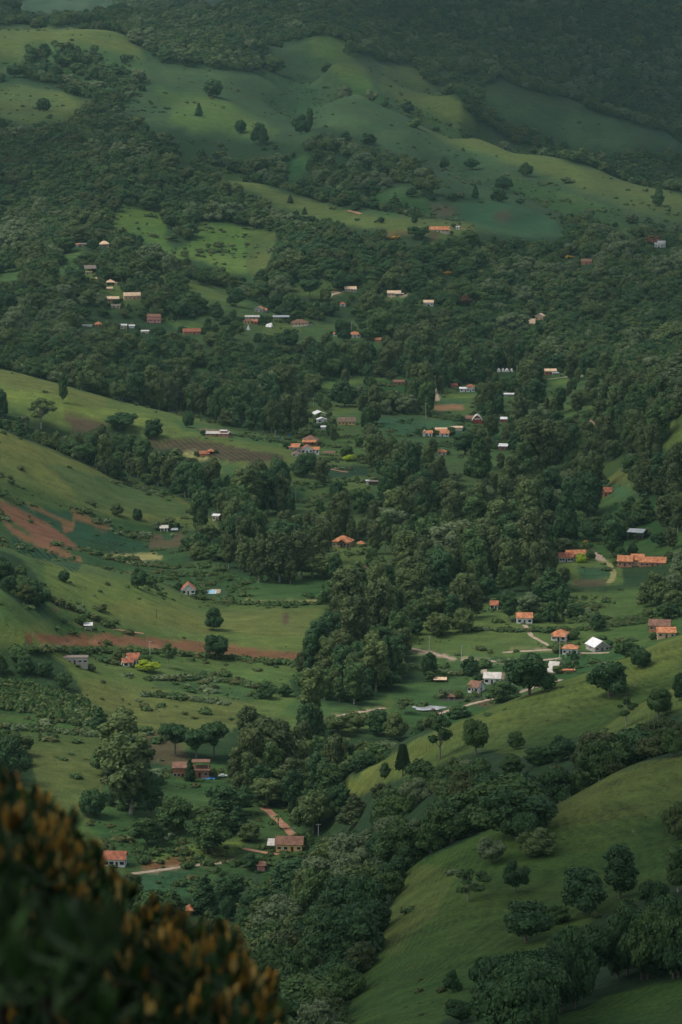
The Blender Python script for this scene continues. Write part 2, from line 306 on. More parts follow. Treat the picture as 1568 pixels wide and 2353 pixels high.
# --- left spurs
poly([(0,845),(160,888),(300,928),(440,955),(540,985),(640,1005),(690,1010),(690,1040),(660,1062),(560,1090),(510,1100),(480,1060),(400,1030),(330,1005),(290,985),(220,975),(160,1000),(100,975),(50,960),(0,945)], 'grass', s=.35)
poly([(0,845),(160,890),(250,915),(240,940),(120,920),(0,880)], 'olive', s=.15)
poly([(0,890),(120,905),(200,935),(330,955),(380,985),(260,965),(150,945),(0,915)], 'bright', s=.1)
poly([(400,965),(520,985),(640,1010),(640,1030),(520,1010),(420,990)], 'lush', s=.5)
poly([(330,1008),(450,1010),(560,1030),(660,1050),(650,1064),(540,1062),(480,1050),(400,1035),(340,1025)], 'brown', s=.05, r=.6)
poly([(143,944),(200,960),(245,975),(240,1000),(180,990),(150,965)], 'brown', s=.1)
poly([(450,985),(535,990),(530,1005),(480,1000)], 'tan', s=.2); poly([(420,1040),(470,1040),(480,1055),(440,1060)], 'sandy')
poly([(505,1060),(560,1075),(560,1092),(515,1100)], 'lush', s=.2)
poly([(0,985),(100,1028),(200,1070),(350,1120),(420,1150),(490,1190),(500,1215),(400,1215),(350,1205),(300,1195),(200,1185),(100,1165),(0,1150)], 'olive', s=.55)
poly([(100,1060),(350,1125),(480,1185),(400,1190),(200,1160)], 'scrub', s=.7)
poly([(210,1150),(260,1145),(350,1160),(360,1200),(300,1200),(230,1190)], d=.6)
poly([(0,1150),(100,1165),(200,1182),(300,1195),(420,1210),(450,1240),(420,1290),(480,1290),(560,1330),(700,1335),(765,1375),(560,1385),(440,1375),(400,1362),(340,1345),(200,1325),(100,1285),(0,1262)], 'scrub', s=.8)
poly([(40,1158),(120,1170),(210,1195),(280,1235),(345,1262),(300,1272),(180,1262),(110,1228),(60,1182)], 'crop', s=.15)
poly([(0,1150),(40,1163),(100,1200),(140,1222),(190,1262),(150,1258),(90,1245),(60,1215),(0,1182)], 'soil', s=.05)
poly([(135,1195),(175,1198),(170,1222),(150,1225)], 'soil'); poly([(160,1172),(250,1210),(245,1222),(170,1190)], 'soil'); poly([(60,1155),(170,1200),(160,1205),(70,1168)], 'soil')
poly([(0,1190),(50,1222),(110,1245),(190,1285),(180,1300),(110,1265),(30,1230)], 'soil'); poly([(20,1232),(110,1268),(190,1298),(180,1312),(100,1300),(40,1270)], 'crop', r=1)
poly([(200,1240),(260,1245),(330,1262),(300,1275),(215,1262)], 'teal', r=1)
poly([(345,1225),(420,1225),(425,1255),(400,1262),(335,1262)], 'brown', s=.1); poly([(370,1225),(400,1225),(395,1240),(372,1238)], 'teal')
poly([(230,1275),(350,1270),(380,1285),(300,1295)], 'sandy', s=.7)
# --- pasture in the left middle
PAST = [(0,1262),(100,1287),(200,1323),(340,1343),(450,1373),(560,1385),(700,1383),(765,1380),(745,1410),(705,1460),(690,1520),(660,1560),(700,1640),(680,1690),(560,1650),(500,1660),(380,1760),(240,1700),(230,1900),(300,2010),(0,2050)]
poly(PAST, 'grass', s=.22)
poly([(0,1262),(100,1290),(110,1420),(0,1460)], 'lush', s=.6)
poly([(110,1300),(160,1310),(480,1390),(470,1440),(330,1420),(200,1370),(120,1350)], 'grass', s=.6)
poly([(230,1400),(300,1375),(400,1385),(440,1400),(520,1430),(480,1460),(300,1440)], 'olive', s=.05)
poly([(500,1400),(740,1395),(700,1460),(560,1460),(480,1440)], 'olive', s=.1)
poly([(0,1480),(160,1490),(330,1500),(690,1520),(680,1560),(480,1560),(200,1540),(0,1500)], 'grass', s=.2)
poly([(340,1560),(500,1545),(640,1580),(560,1620),(400,1620)], 'scrub', s=.7)
poly([(200,1560),(350,1580),(600,1620),(520,1690),(380,1740),(240,1680),(0,1650),(0,1640)], 'olive', s=.3)
poly([(0,1650),(240,1690),(230,1900),(0,1800)], 'olive', s=.15)
poly([(330,1680),(400,1690),(440,1750),(380,1760),(330,1740)], 'brown', d=.2, s=.8)
poly([(0,1262),(50,1285),(95,1340),(108,1395),(90,1410),(50,1395),(0,1345)], 'floor', d=1)
poly([(0,1500),(60,1480),(120,1500),(165,1550),(192,1590),(150,1610),(90,1580),(0,1560)], 'floor', d=1)
poly([(0,1560),(90,1585),(180,1602),(232,1640),(222,1670),(150,1662),(60,1640),(0,1632)], 'teal', r=.5, s=.5)
poly([(0,1680),(40,1690),(75,1740),(80,1800),(0,1800)], 'floor', d=1)
poly([(50,1463),(90,1455),(150,1460),(200,1457),(215,1480),(270,1488),(170,1485),(80,1476)], 'red', s=.05)
poly([(205,1462),(240,1455),(330,1465),(470,1478),(560,1487),(690,1500),(700,1520),(560,1510),(400,1493),(300,1485),(215,1478)], 'soil', s=.04)
poly([(205,1470),(235,1468),(225,1481),(207,1480)], 'orange'); poly([(335,1480),(375,1482),(372,1489),(340,1488)], 'orange'); poly([(140,1475),(180,1477),(178,1484),(145,1482)], 'orange')
line([(105,1372),(200,1415),(270,1450),(330,1458)], 4, 'brown'); line([(560,1382),(640,1383),(765,1380)], 4, 'sandy'); line([(120,1395),(180,1430),(210,1450)], 5, 'brown')
poly([(480,1365),(600,1350),(700,1355),(760,1345),(765,1378),(560,1380)], 'lush', s=.6); poly([(470,1352),(515,1352),(520,1368),(475,1370)], 'pale', s=0)
poly([(650,1410),(665,1408),(655,1435),(645,1430)], 'brown')
# --- bottom centre
poly([(240,1800),(380,1760),(480,1780),(600,1850),(720,1840),(740,1900),(720,1990),(620,2030),(600,2060),(520,2120),(440,2060),(300,2010),(200,1900)], 'lush', d=.16, s=.9)
poly([(470,1745),(530,1770),(540,1790),(400,1795),(395,1770)], 'grass', d=.05, s=.5)
poly([(360,1960),(470,1935),(560,1930),(560,1960),(440,1975),(340,1985)], 'bright', d=.05, s=.9)
poly([(330,1985),(430,1965),(435,1985),(400,1992),(310,2000)], 'red'); line([(310,2008),(430,1990),(560,1975)], 5, 'tan')
poly([(540,1950),(600,1950),(620,1970),(590,1985),(545,1980)], 'lush', s=.6); poly([(530,2015),(600,2010),(600,2050),(545,2060)], 'pale', s=.5); poly([(300,2010),(440,1995),(440,2060),(330,2050)], 'teal', s=.6)
line([(610,1858),(640,1885),(672,1918)], 9, 'orange'); line([(640,1885),(672,1920)], 7, 'path')
poly([(565,1880),(640,1860),(700,1930),(600,1930)], 'lush', d=.05, s=.6)
# --- valley floor by the pond and the village on the right
poly([(940,1480),(1060,1495),(1160,1520),(1240,1505),(1300,1490),(1568,1425),(1568,1470),(1300,1575),(1180,1615),(1040,1680),(900,1760),(860,1700),(790,1690),(700,1650),(640,1640),(700,1600),(760,1620),(830,1625),(890,1595),(930,1570),(1040,1560),(1060,1545),(1000,1530),(930,1500)], 'lush', s=.12)
poly([(860,1600),(960,1585),(1060,1590),(1030,1620),(930,1640),(830,1640)], 'lush', s=.1)
poly([(760,1650),(880,1620),(900,1600),(910,1620),(870,1660),(780,1700)], 'grass', s=.2)
line([(740,1655),(800,1640),(880,1627)], 4, 'tan'); line([(1000,1640),(1100,1612),(1200,1588),(1290,1560)], 5, 'brown')
poly([(925,1460),(1050,1445),(1200,1435),(1400,1425),(1568,1415),(1568,1470),(1300,1500),(1200,1510),(1060,1505),(930,1480)], 'grass', s=.15)
line([(925,1490),(985,1498),(1045,1514)], 6, 'path'); line([(1060,1516),(1230,1520)], 4, 'path'); line([(1170,1495),(1290,1490)], 4, 'tan'); poly([(1090,1612),(1130,1610),(1140,1618),(1100,1625)], 'brown')
poly([(1040,1400),(1200,1370),(1568,1345),(1568,1425),(1400,1430),(1200,1440),(1030,1450)], 'grass', d=.16, s=1.0)
poly([(920,1420),(1060,1400),(1060,1450),(1040,1480),(930,1480)], 'grass', d=.3, s=.6)
poly([(1100,1395),(1145,1400),(1140,1410),(1105,1410)], 'lush')
poly([(1270,1275),(1360,1240),(1430,1250),(1500,1240),(1568,1238),(1568,1290),(1540,1300),(1430,1290),(1430,1340),(1320,1345),(1315,1310),(1280,1300)], 'grass', d=.08, s=.3)
poly([(1325,1300),(1395,1300),(1410,1325),(1335,1328)], 'crop'); poly([(1320,1332),(1400,1332),(1390,1344),(1325,1344)], 'brown')
line([(1365,1272),(1380,1282),(1400,1295),(1412,1320),(1400,1338)], 7, 'sandy'); line([(1365,1272),(1385,1288)], 9, 'path'); poly([(1330,1262),(1370,1262),(1365,1275),(1335,1275)], 'brown')
poly([(765,1250),(850,1250),(860,1300),(850,1330),(800,1325),(770,1290)], 'grass', d=.1, s=.6); poly([(800,1296),(850,1297),(848,1308),(802,1306)], 'brown', r=1); poly([(810,1320),(850,1320),(850,1330),(815,1332)], 'tan')
# --- spurs on the right
poly([(735,1838),(800,1790),(900,1732),(1040,1660),(1180,1602),(1300,1560),(1480,1490),(1568,1455),(1568,1587),(1430,1650),(1370,1692),(1290,1700),(1200,1740),(1110,1720),(960,1775),(890,1800),(800,1840),(750,1850)], 'hill', s=.04)
poly([(1568,1587),(1430,1650),(1370,1692),(1300,1720),(1400,1705),(1500,1650),(1568,1630)], 'grass', s=.1)
poly([(1568,1728),(1440,1760),(1290,1842),(1100,1915),(950,1987),(905,2060),(870,2170),(800,2330),(760,2353),(1568,2353)], 'near', s=.08)
poly([(1568,1728),(1440,1760),(1290,1842),(1200,1890),(1290,1900),(1420,1890),(1568,1850)], 'hill', s=.08)
poly([(950,1987),(905,2060),(870,2170),(900,2200),(1000,2100),(1060,2000)], 'hill', s=.15)
poly([(1200,1880),(1260,1870),(1300,1900),(1290,1960),(1240,1990),(1180,2000),(1130,1960)], d=.5)
poly([(1010,2353),(1100,2290),(1210,2210),(1300,2150),(1420,2085),(1568,2010),(1568,2240),(1400,2290),(1250,2353)], 'floor', d=1.0)
poly([(1530,1860),(1568,1830),(1568,2000),(1530,1960)], d=.6)
poly([(560,900),(700,880),(700,990),(640,985),(540,960)], d=.55, s=.4)
poly([(840,1000),(1060,1010),(1060,1060),(860,1060)], 'lush', d=.55, s=.5)
poly([(1100,985),(1260,960),(1350,1000),(1300,1060),(1200,1075),(1110,1050)], 'lush', d=.5, s=.4)
poly([(1300,1120),(1380,1130),(1470,1160),(1460,1200),(1330,1190)], 'lush', d=.45, s=.5)
poly([(560,1330),(760,1330),(760,1350),(560,1350)], 'lush', d=.3, s=.8)
poly([(850,1330),(1040,1390),(920,1420),(860,1400)], 'floor', d=.8)
poly([(1490,1220),(1568,1225),(1568,1262),(1500,1262)], 'grass', d=.15, s=.3)
poly([(200,560),(420,640),(420,760),(180,760),(140,640)], d=.72)
poly([(560,690),(900,640),(1040,690),(980,720),(760,740),(600,700)], d=.8)
poly([(640,870),(1000,870),(1380,860),(1400,960),(1300,1060),(1000,1060),(860,1040),(640,1000)], d=None)
for _y, _x in ((slice(865,1060), slice(640,1390)),):
    m_ = den[_y, _x] >= .9; den[_y, _x][m_] = .60; cov[_y, _x][m_] = PAL['scrub']; scr[_y, _x][m_] = .5
for _y, _x in ((slice(1060,1260), slice(1190,1568)), (slice(640,860), slice(380,900))):
    m_ = den[_y, _x] >= .9; den[_y, _x][m_] = .80; cov[_y, _x][m_] = PAL['scrub']
poly([(700,1700),(760,1680),(860,1690),(900,1690),(1000,1650),(1040,1652),(900,1735),(800,1792),(735,1840),(640,1850),(640,1720)], 'floor', d=1)
poly([(700,1852),(760,1850),(800,1842),(770,1960),(700,2025),(600,2085),(645,2000),(712,1965),(690,1900)], 'floor', d=1)
m_ = den[1060:1345, 600:1330] >= .9; den[1060:1345, 600:1330][m_] = .87; cov[1060:1345, 600:1330][m_] = PAL['scrub']
def _soft(T, n=2):
    for _ in range(n):
        for ax in (0, 1):
            T = (np.roll(T, 2, ax) + np.roll(T, -2, ax) + 2 * T) / 4
    return T
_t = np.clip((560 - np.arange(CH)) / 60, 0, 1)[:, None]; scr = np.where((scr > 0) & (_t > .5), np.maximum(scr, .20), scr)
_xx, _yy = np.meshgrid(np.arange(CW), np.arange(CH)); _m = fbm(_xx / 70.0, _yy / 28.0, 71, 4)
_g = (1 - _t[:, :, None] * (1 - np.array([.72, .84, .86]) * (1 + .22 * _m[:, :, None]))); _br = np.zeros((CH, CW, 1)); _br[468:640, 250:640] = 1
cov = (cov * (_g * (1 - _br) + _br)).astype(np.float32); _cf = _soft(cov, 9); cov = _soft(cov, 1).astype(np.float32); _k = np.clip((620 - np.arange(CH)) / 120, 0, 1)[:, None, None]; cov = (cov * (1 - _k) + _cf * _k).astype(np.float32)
def look(T, u, v, jit=0.0):
    if jit:
        g = 1 + np.clip((600 - np.asarray(v)) / 200, 0, 1.3)
        u = u + g * jit * 9 * fbm(u / 55, v / 28, 21, 4); v = v + g * jit * 4.5 * fbm(u / 45 + 9, v / 22, 31, 4)
    return T[np.clip(v, 0, CH - 1).astype(int), np.clip(u, 0, CW - 1).astype(int)]
# ------------------------------------------------------------------ materials
def mat(name, col=(.5,.5,.5), rough=.9, spec=.2):
    m = bpy.data.materials.new(name); m.use_nodes = True; b = m.node_tree.nodes['Principled BSDF']
    b.inputs['Base Color'].default_value = (*col, 1); b.inputs['Roughness'].default_value = rough; b.inputs['Specular IOR Level'].default_value = spec
    return m
def noisy(name, c1, c2, scale=1.0, rough=.9, bump=0.0, spec=.2, coords='Object', detail=4, stretch=None):
    m = mat(name, c1, rough, spec); n, l = m.node_tree.nodes, m.node_tree.links; b = n['Principled BSDF']
    tc = n.new('ShaderNodeTexCoord'); nz = n.new('ShaderNodeTexNoise'); nz.inputs['Scale'].default_value = scale; nz.inputs['Detail'].default_value = detail
    mp = n.new('ShaderNodeMapping'); l.new(tc.outputs[coords], mp.inputs[0]); l.new(mp.outputs[0], nz.inputs['Vector'])
    if stretch: mp.inputs['Scale'].default_value = stretch
    cr = n.new('ShaderNodeValToRGB'); cr.color_ramp.elements[0].color = (*c1, 1); cr.color_ramp.elements[1].color = (*c2, 1)
    cr.color_ramp.elements[0].position = .35; cr.color_ramp.elements[1].position = .65
    l.new(nz.outputs['Fac'], cr.inputs[0]); l.new(cr.outputs[0], b.inputs['Base Color'])
    if bump:
        bp = n.new('ShaderNodeBump'); bp.inputs['Strength'].default_value = 1; bp.inputs['Distance'].default_value = bump
        l.new(nz.outputs['Fac'], bp.inputs['Height']); l.new(bp.outputs[0], b.inputs['Normal'])
    return m
def tile_mat(name, c1, c2):
    """clay tiles: rows of half-round tiles running down the slope, weathered in patches"""
    m = noisy(name, c1, c2, .55, .85, 0, .15); n, l = m.node_tree.nodes, m.node_tree.links
    w = n.new('ShaderNodeTexWave'); w.wave_type = 'BANDS'; w.bands_direction = 'X'; w.inputs['Scale'].default_value = 1.4; w.inputs['Distortion'].default_value = .3
    tc = n.new('ShaderNodeTexCoord'); l.new(tc.outputs['Object'], w.inputs['Vector'])
    bp = n.new('ShaderNodeBump'); bp.inputs['Distance'].default_value = .05; l.new(w.outputs['Fac'], bp.inputs['Height']); l.new(bp.outputs[0], n['Principled BSDF'].inputs['Normal'])
    return m
def leaf_mat(name, dark, light, transl=.12):
    m = mat(name, dark, .65, .12); n, l = m.node_tree.nodes, m.node_tree.links; b = n['Principled BSDF']
    oi = n.new('ShaderNodeObjectInfo'); g = n.new('ShaderNodeNewGeometry'); nz = n.new('ShaderNodeTexNoise'); nz.inputs['Scale'].default_value = .55
    tc = n.new('ShaderNodeTexCoord'); l.new(tc.outputs['Object'], nz.inputs['Vector'])
    a = n.new('ShaderNodeMath'); a.operation = 'MULTIPLY_ADD'; l.new(oi.outputs['Random'], a.inputs[0]); a.inputs[1].default_value = .55
    l.new(g.outputs['Random Per Island'], a.inputs[2])
    a2 = n.new('ShaderNodeMath'); a2.operation = 'MULTIPLY_ADD'; l.new(nz.outputs['Fac'], a2.inputs[0]); a2.inputs[1].default_value = .7; l.new(a.outputs[0], a2.inputs[2])
    mr = n.new('ShaderNodeMapRange'); mr.inputs[1].default_value = .45; mr.inputs[2].default_value = 1.75; l.new(a2.outputs[0], mr.inputs[0])
    mx = n.new('ShaderNodeMix'); mx.data_type = 'RGBA'; mx.inputs[6].default_value = (*dark, 1); mx.inputs[7].default_value = (*light, 1)
    l.new(mr.outputs[0], mx.inputs[0]); l.new(mx.outputs[2], b.inputs['Base Color'])
    tr = n.new('ShaderNodeBsdfTranslucent'); l.new(mx.outputs[2], tr.inputs['Color'])
    ms = n.new('ShaderNodeMixShader'); ms.inputs[0].default_value = transl; out = n['Material Output']
    l.new(b.outputs[0], ms.inputs[1]); l.new(tr.outputs[0], ms.inputs[2]); l.new(ms.outputs[0], out.inputs['Surface'])
    return m
LEAF = dict(
    dark=leaf_mat('leaf_dark', (.024,.060,.023), (.062,.122,.040)), mid=leaf_mat('leaf_mid', (.036,.076,.025), (.092,.155,.044)),
    olive=leaf_mat('leaf_olive', (.055,.090,.030), (.135,.175,.055)), brown=leaf_mat('leaf_brown', (.046,.070,.026), (.105,.128,.044)),
    pale=leaf_mat('leaf_pale', (.075,.120,.055), (.18,.22,.10)), bright=leaf_mat('leaf_bright', (.20,.28,.02), (.38,.46,.04)), rust=leaf_mat('leaf_rust', (.12,.06,.035), (.22,.11,.06)), gold=leaf_mat('leaf_gold', (.22,.16,.03), (.45,.28,.04)),
    tuft=leaf_mat('tuft_green', (.040,.080,.024), (.090,.135,.040)), tuft2=leaf_mat('tuft_olive', (.060,.080,.026), (.120,.135,.045)))
BARK = noisy('bark', (.10,.085,.065), (.22,.19,.15), 3, .9); PALEBARK = noisy('pale_bark', (.22,.20,.16), (.42,.38,.31), 2, .9)

# ------------------------------------------------------------------ mesh helpers
def mesh_obj(name, v, f, m=None, parent=None, loc=None):
    me = bpy.data.meshes.new(name); me.from_pydata([tuple(p) for p in v], [], f); me.update()
    o = bpy.data.objects.new(name, me); C.objects.link(o)
    if m: me.materials.append(m)
    if parent: o.parent = parent
    if loc is not None: o.location = loc
    return o
def tag(o, label=None, cat=None, group=None, kind=None):
    if label: o['label'] = label
    if cat: o['category'] = cat
    if group: o['group'] = group
    if kind: o['kind'] = kind
    return o
def thing(name, label, cat, loc, rz=0, group=None):
    o = bpy.data.objects.new(name, None); C.objects.link(o); o.location = loc; o.rotation_euler = (0, 0, rz); o.empty_display_size = .5
    return tag(o, label, cat, group)

# ------------------------------------------------------------------ ground
def build_ground():
    ns, na = NS, NA
    X = GX.ravel(); Y = GY.ravel(); Zg = GZ.ravel()
    u, v = proj(X, Y, Zg)
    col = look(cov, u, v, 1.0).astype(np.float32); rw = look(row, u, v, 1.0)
    # ground hidden behind a ridge keeps the cover of rough woodland floor or pasture by its own pattern
    hid = ((GH - GT) * GY).ravel()
    hm = hid > 1.0
    nz = fbm(X / 60, Y / 60, 51, 3)
    base = np.where((nz > 0.1)[:, None], np.array(PAL['scrub']), np.array(FLOOR)).astype(np.float32)
    gc = np.clip(GC.ravel() / np.where(Y > 2700, 5.0, 2.0), -1, 1)[:, None]; lum = col.sum(1); grassy = ((col[:, 1] > col[:, 0] * 1.05) & (lum > .13))[:, None]
    ridge_col = col * np.array([1.24, 1.15, 1.05]); gully_col = col * np.array([.58, .74, .68])            # relief shade put into colour: short drier grass on ridges, lush dark gullies
    col = np.where(grassy, np.where(gc > 0, col * (1 - gc) + ridge_col * gc, col * (1 + gc) - gully_col * gc), col).astype(np.float32)
    near = Y < 480
    col[near] = PAL['near']
    col[hm & ~near] = base[hm & ~near]
    me = bpy.data.meshes.new('ground')
    me.vertices.add(ns * na); co = np.stack([X, Y, Zg], 1).astype(np.float32); me.vertices.foreach_set('co', co.ravel())
    i, j = np.meshgrid(np.arange(ns - 1), np.arange(na - 1), indexing='ij'); a = (i * na + j).ravel()
    q = np.stack([a, a + 1, a + na + 1, a + na], 1).astype(np.int32)
    me.loops.add(q.size); me.loops.foreach_set('vertex_index', q.ravel()); me.polygons.add(len(q))
    me.polygons.foreach_set('loop_start', np.arange(len(q), dtype=np.int32) * 4)
    me.polygons.foreach_set('use_smooth', np.ones(len(q), bool))
    me.update(); me.validate()
    at_ = me.attributes.new('cover', 'FLOAT_COLOR', 'POINT'); at_.data.foreach_set('color', np.concatenate([col, rw[:, None]], 1).astype(np.float32).ravel())
    o = bpy.data.objects.new('ground', me); C.objects.link(o); tag(o, kind='structure')
    m = mat('land', rough=.95, spec=.1); n, l = m.node_tree.nodes, m.node_tree.links; b = n['Principled BSDF']
    at1 = n.new('ShaderNodeAttribute'); at1.attribute_name = 'cover'; tc = n.new('ShaderNodeTexCoord')
    def noise(s, d=4, r=.6, strt=(1, 1, 1)):
        x = n.new('ShaderNodeTexNoise'); x.inputs['Scale'].default_value = s; x.inputs['Detail'].default_value = d; x.inputs['Roughness'].default_value = r
        mp = n.new('ShaderNodeMapping'); mp.inputs['Scale'].default_value = strt; l.new(tc.outputs['Object'], mp.inputs[0]); l.new(mp.outputs[0], x.inputs['Vector']); return x
    def math_(op, a, b_=None, c=None):
        x = n.new('ShaderNodeMath'); x.operation = op
        for k, q_ in enumerate((a, b_, c)):
            if q_ is None: continue
            if isinstance(q_, (int, float)): x.inputs[k].default_value = q_
            else: l.new(q_, x.inputs[k])
        return x.outputs[0]
    big = noise(.012, 5, .6); mid = noise(.11, 5, .65); fine = noise(.9, 4, .7)
    # terracettes: cattle paths that follow the contour lines
    sep = n.new('ShaderNodeSeparateXYZ'); l.new(tc.outputs['Object'], sep.inputs[0])
    wob = noise(.035, 3, .6)
    ph = math_('MULTIPLY_ADD', wob.outputs['Fac'], 14.0, math_('MULTIPLY_ADD', noise(.22, 4, .7).outputs['Fac'], 9.0, math_('MULTIPLY', sep.outputs['Z'], 8.5)))
    ter = math_('SINE', ph); ter = math_('MULTIPLY_ADD', ter, .5, .5)
    terw = math_('MULTIPLY', math_('MULTIPLY', ter, math_('GREATER_THAN', noise(.045, 4, .7).outputs['Fac'], .47)), math_('LESS_THAN', sep.outputs['Y'], 1320.0))
    # crop rows
    rowp = math_('SINE', math_('MULTIPLY', math_('ADD', sep.outputs['X'], math_('MULTIPLY', sep.outputs['Y'], .35)), 1.5))
    rowm = math_('MULTIPLY', math_('MULTIPLY_ADD', rowp, .5, .5), at1.outputs['Alpha'])
    mid2 = noise(.05, 6, .7, (1, 2.2, 1)); val = math_('MULTIPLY_ADD', mid.outputs['Fac'], .9, math_('MULTIPLY_ADD', fine.outputs['Fac'], 1.7, math_('MULTIPLY_ADD', mid2.outputs['Fac'], 1.3, -.95)))
    val = math_('MULTIPLY_ADD', terw, -.22, val)
    val = math_('MULTIPLY_ADD', rowm, -.65, val)
    hs = n.new('ShaderNodeHueSaturation'); l.new(at1.outputs['Color'], hs.inputs['Color']); l.new(val, hs.inputs['Value'])
    hue = math_('MULTIPLY_ADD', big.outputs['Fac'], -.10, math_('MULTIPLY_ADD', mid.outputs['Fac'], -.05, .574)); l.new(hue, hs.inputs['Hue'])
    l.new(hs.outputs[0], b.inputs['Base Color'])
    hsum = math_('ADD', math_('MULTIPLY', mid.outputs['Fac'], 1.6), math_('MULTIPLY_ADD', terw, -.20, math_('MULTIPLY', fine.outputs['Fac'], .5)))
    bp = n.new('ShaderNodeBump'); bp.inputs['Strength'].default_value = .8; bp.inputs['Distance'].default_value = 1.0; l.new(hsum, bp.inputs['Height']); l.new(bp.outputs[0], b.inputs['Normal'])
    me.materials.append(m)
    return o
build_ground()
# ------------------------------------------------------------------ trees
_ICO_V = []; _ICO_F = []
def _ico():
    bm = bmesh.new(); bmesh.ops.create_icosphere(bm, subdivisions=2, radius=1.0)
    v = np.array([x.co[:] for x in bm.verts]); f = [[x.index for x in y.verts] for y in bm.faces]; bm.free(); return v, f
ICO_V, ICO_F = _ico()
def lobes_mesh(lobes, rs, leaf=.55, dens=2.6, flat=.0, core=.80, droop=0.0):
    """crown surface from many leaf clumps scattered over overlapping lobes; lobes: (x, y, z, rx, rz)"""
    V, F = [], []; base = 0
    L = np.array(lobes, float)
    for (x, y, z, rx, rz) in lobes:
        w = ICO_V * np.array([rx, rx, rz]) * core * (1 + .18 * rs.randn(len(ICO_V), 1)) + np.array([x, y, z])
        V.append(w); F += [[a + base for a in f] for f in ICO_F]; base += len(w)
    for k, (x, y, z, rx, rz) in enumerate(lobes):
        n = int(dens * 4 * math.pi * ((rx * rx + 2 * rx * rz) / 3) / (leaf * leaf) * .5)
        d = rs.randn(n, 3); d /= np.linalg.norm(d, axis=1)[:, None]
        p = d * np.array([rx, rx, rz]) * (rs.uniform(.82, 1.14, (n, 1))) + np.array([x, y, z])
        # drop what lies deep inside other lobes
        keep = np.ones(n, bool)
        for q in range(len(lobes)):
            if q == k: continue
            e = (p - L[q, :3]) / np.array([L[q, 3], L[q, 3], L[q, 4]]); keep &= (np.sum(e * e, 1) > .62)
        p = p[keep]; d = d[keep]; n = len(p)
        if n == 0: continue
        nn = d + rs.randn(n, 3) * .55 + np.array([0, 0, .35]); nn /= np.linalg.norm(nn, axis=1)[:, None]
        t = np.cross(nn, rs.randn(n, 3)); t /= np.linalg.norm(t, axis=1)[:, None]; s = np.cross(nn, t)
        sz = leaf * rs.uniform(.55, 1.25, (n, 1)); s2 = sz * rs.uniform(.5, .9, (n, 1))
        if droop: p = p - np.array([0, 0, droop]) * rs.uniform(0, 1, (n, 1))
        q = np.stack([p + t * sz, p + s * s2, p - t * sz * .8, p - s * s2], 1).reshape(-1, 3)
        V.append(q); F += [[base + 4 * i, base + 4 * i + 1, base + 4 * i + 2, base + 4 * i + 3] for i in range(n)]; base += 4 * n
    return np.concatenate(V), F
def tube(V, F, p0, p1, r0, r1, n=6):
    p0 = np.array(p0, float); p1 = np.array(p1, float); d = p1 - p0; d /= np.linalg.norm(d) + 1e-9
    a = np.cross(d, [0, 0, 1.0] if abs(d[2]) < .9 else [1.0, 0, 0]); a /= np.linalg.norm(a); b = np.cross(d, a); k = len(V)
    for p, r in ((p0, r0), (p1, r1)):
        for i in range(n):
            t = 2 * math.pi * i / n; V.append(tuple(p + (a * math.cos(t) + b * math.sin(t)) * r))
    for i in range(n): F.append([k + i, k + (i + 1) % n, k + n + (i + 1) % n, k + n + i])
    F.append([k + n + i for i in range(n)]); F.append([k + i for i in range(n)][::-1])
